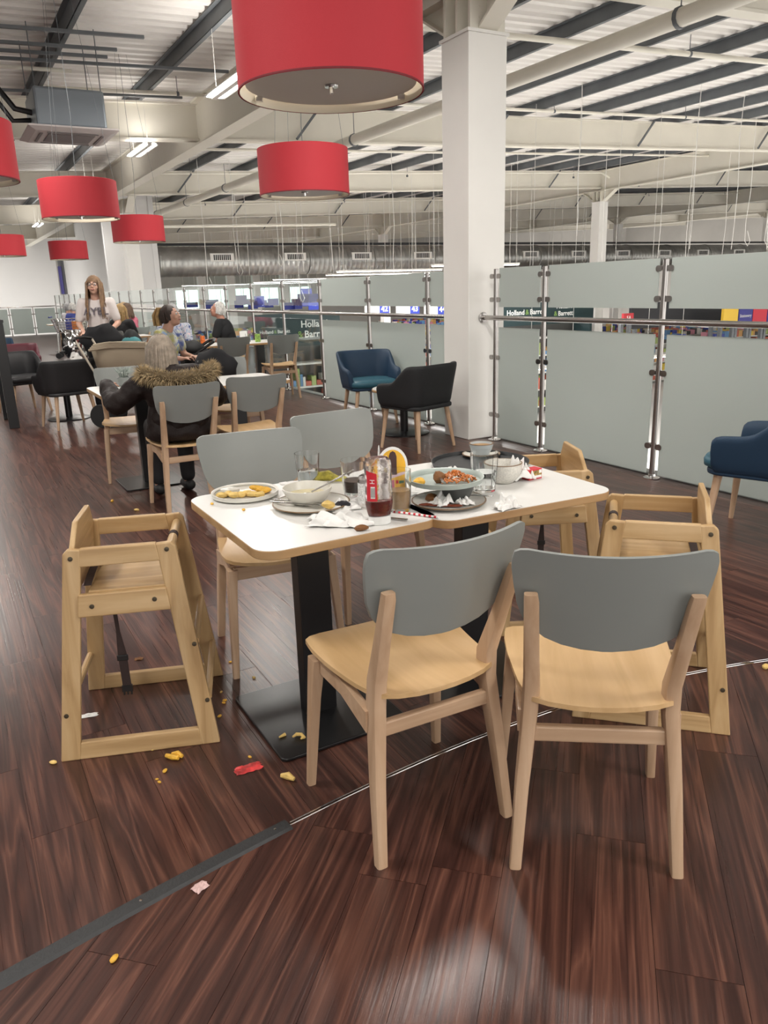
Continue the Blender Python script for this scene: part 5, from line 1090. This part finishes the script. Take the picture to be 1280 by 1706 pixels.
# shelf aisles with stock, hanging aisle boards
rs = random.Random(9); STK = [mat('stock_%d' % q, (.5, .5, .5)) for q in range(5)]+[mat('stock_n', (.04, .06, .30), .5), mat('stock_k', (.03, .03, .03), .5), mat('stock_p', (.55, .22, .28), .5), mat('stock_y', (.62, .45, .05), .5)]
def gondola(t, n, L, label):
    e = empty('shelf_aisle', tn(t, n, SZ), GRID, label, 'shelving', 'store shelf aisles')
    MB().box((0, 0, .95), (L, .06, 1.9)).build('spine', MSHELF, e, smooth=0)
    for k in range(5): MB().box((0, 0, .12+k*.42), (L, .9, .035)).build('shelf', MSHELF, e, smooth=0)
    for k in range(5):
        mb = MB()
        for s in (-1, 1):
            x = -L/2
            while x < L/2-.2:
                a = rs.uniform(.12, .35); h = rs.uniform(.15, .34); mb.cur = rs.randrange(9); mb.box((x+a/2, s*.25, .14+k*.42+h/2), (a*.93, .34, h)); x += a
        tag(mb.build('stock', STK, e, smooth=0), kind='stuff')
for t in (20, 23, 26, 29, 32, 36, 40, 44, 48, 52):
    for n in (6, 14, 22, 30): gondola(t, n+(t % 3), 6.2, 'long white shelf aisle filled with packets in the store below')
def aisle_sign(px, py, t, num, w=.9, h=.5, label=None, white=True):
    n, z = hitN(px, py, t); e = empty('aisle_sign', tn(t, n, z), GRID, label, 'sign')
    if white: MB().box((-w*.25, 0, 0), (w, .05, h)).build('white_board', MLET, e, smooth=0)
    b = MB().box((w*.25 if white else 0, -.03, 0), (w*.5 if white else w, .04, h)).build('blue_board', MNAVY, e, smooth=0)
    if num: text(num, h*.75, MLET, Matrix.Translation((w*.25, -.052, 0)) @ RXT, e, 'number', extrude=.003, bold=.008)
    for s in (-1, 1): MB().tube([(s*w*.4, 0, h/2), (s*w*.4, 0, zr(n)+.78-z)], .01, 4).build('suspension_wire', MW, e)
for px, py, num, lab in [(683, 515, '43', 'white and blue aisle board numbered 43'), (729, 516, '44', 'aisle board numbered 44 hanging closest to the big white column'), (632, 515, '42', 'aisle board half covered by a steel post, left of board 43')]: aisle_sign(px, py, 24, num, .95, .45, lab)
rs2 = random.Random(2)
for i, (px, py) in enumerate([(318, 508), (352, 507), (398, 507), (410, 503), (421, 508), (434, 506), (448, 508), (455, 503), (480, 510), (492, 502), (497, 509), (508, 506), (523, 510), (510, 487), (507, 497), (524, 496), (402, 498), (432, 500)]):
    aisle_sign(px, py, 34+rs2.uniform(0, 6), '', rs2.uniform(.4, .85), rs2.uniform(.28, .5), 'blue hanging department board far down the store', False); bpy.context.scene.objects[-1] if False else None
for o in [q for q in COL.objects if q.get('label') == 'blue hanging department board far down the store']: o['group'] = 'blue department boards'
# dark bulkhead, posters and products seen through the gap at the right
def board(px0, px1, py0, py1, t, m, name, label, cat, th=.1):
    n0_, z0_ = hitN(px0, (py0+py1)/2, t); n1_, _ = hitN(px1, (py0+py1)/2, t); zt = hitN((px0+px1)/2, py0, t)[1]; zb = hitN((px0+px1)/2, py1, t)[1]
    o = empty(name, tn(t, (n0_+n1_)/2, SZ), GRID, label, cat); w = n1_-n0_
    MB().box((0, 0, (zt+zb)/2-SZ), (w, th, zt-zb)).build('face', m, o, smooth=0)
    for s in (-1, 1): MB().box((s*w*.42, .1, (zb-SZ)/2), (.12, .12, zb-SZ)).build('post', MGREY_STEEL, o, smooth=0)
    return o, w, (zt+zb)/2-SZ, zt-zb
board(1050, 1202, 500, 543, 13.2, mat('bulkhead_black', (.014, .015, .018), .6), 'dark_bulkhead', 'long dark display bulkhead behind the frosted panels', 'display board')
o, w, zc, hh = board(1038, 1054, 522, 537, 12.4, mat('sale_red', (.45, .02, .03), .5), 'sale_sign', 'small red sale sign in the gap of the balustrade', 'sign'); text('SA', hh*.6, MLET, Matrix.Translation((0, -.055, zc)) @ RXT, o, 'lettering', extrude=.003)
for i, (a, b, c, lab) in enumerate([(1204, 1228, (.70, .45, .04), 'yellow product poster with a face'), (1229, 1252, (.03, .03, .20), 'dark blue product poster'), (1253, 1276, (.50, .02, .04), 'red product poster with a face'), (1277, 1302, (.03, .04, .25), 'blue product poster at the end of the row')]):
    o, w, zc, hh = board(a, b, 514, 538, 12.0, mat('poster_%d' % i, c, .5), 'product_poster', lab+' in the gap of the balustrade', 'poster')
    if i in (0, 2): MB().lathe([(hh*.22, -.055), (hh*.2, -.06), (.01, -.062)], 16, Matrix.Translation((0, 0, zc-hh*.05)) @ Matrix.Rotation(-math.pi/2, 4, 'X') @ Matrix.Diagonal((1, 1, -1, 1))).build('printed_face', SKIN, o)
    if i == 1: text('Stationery', w*.2, MLET, Matrix.Translation((0, -.055, zc)) @ RXT, o, 'lettering', extrude=.002)
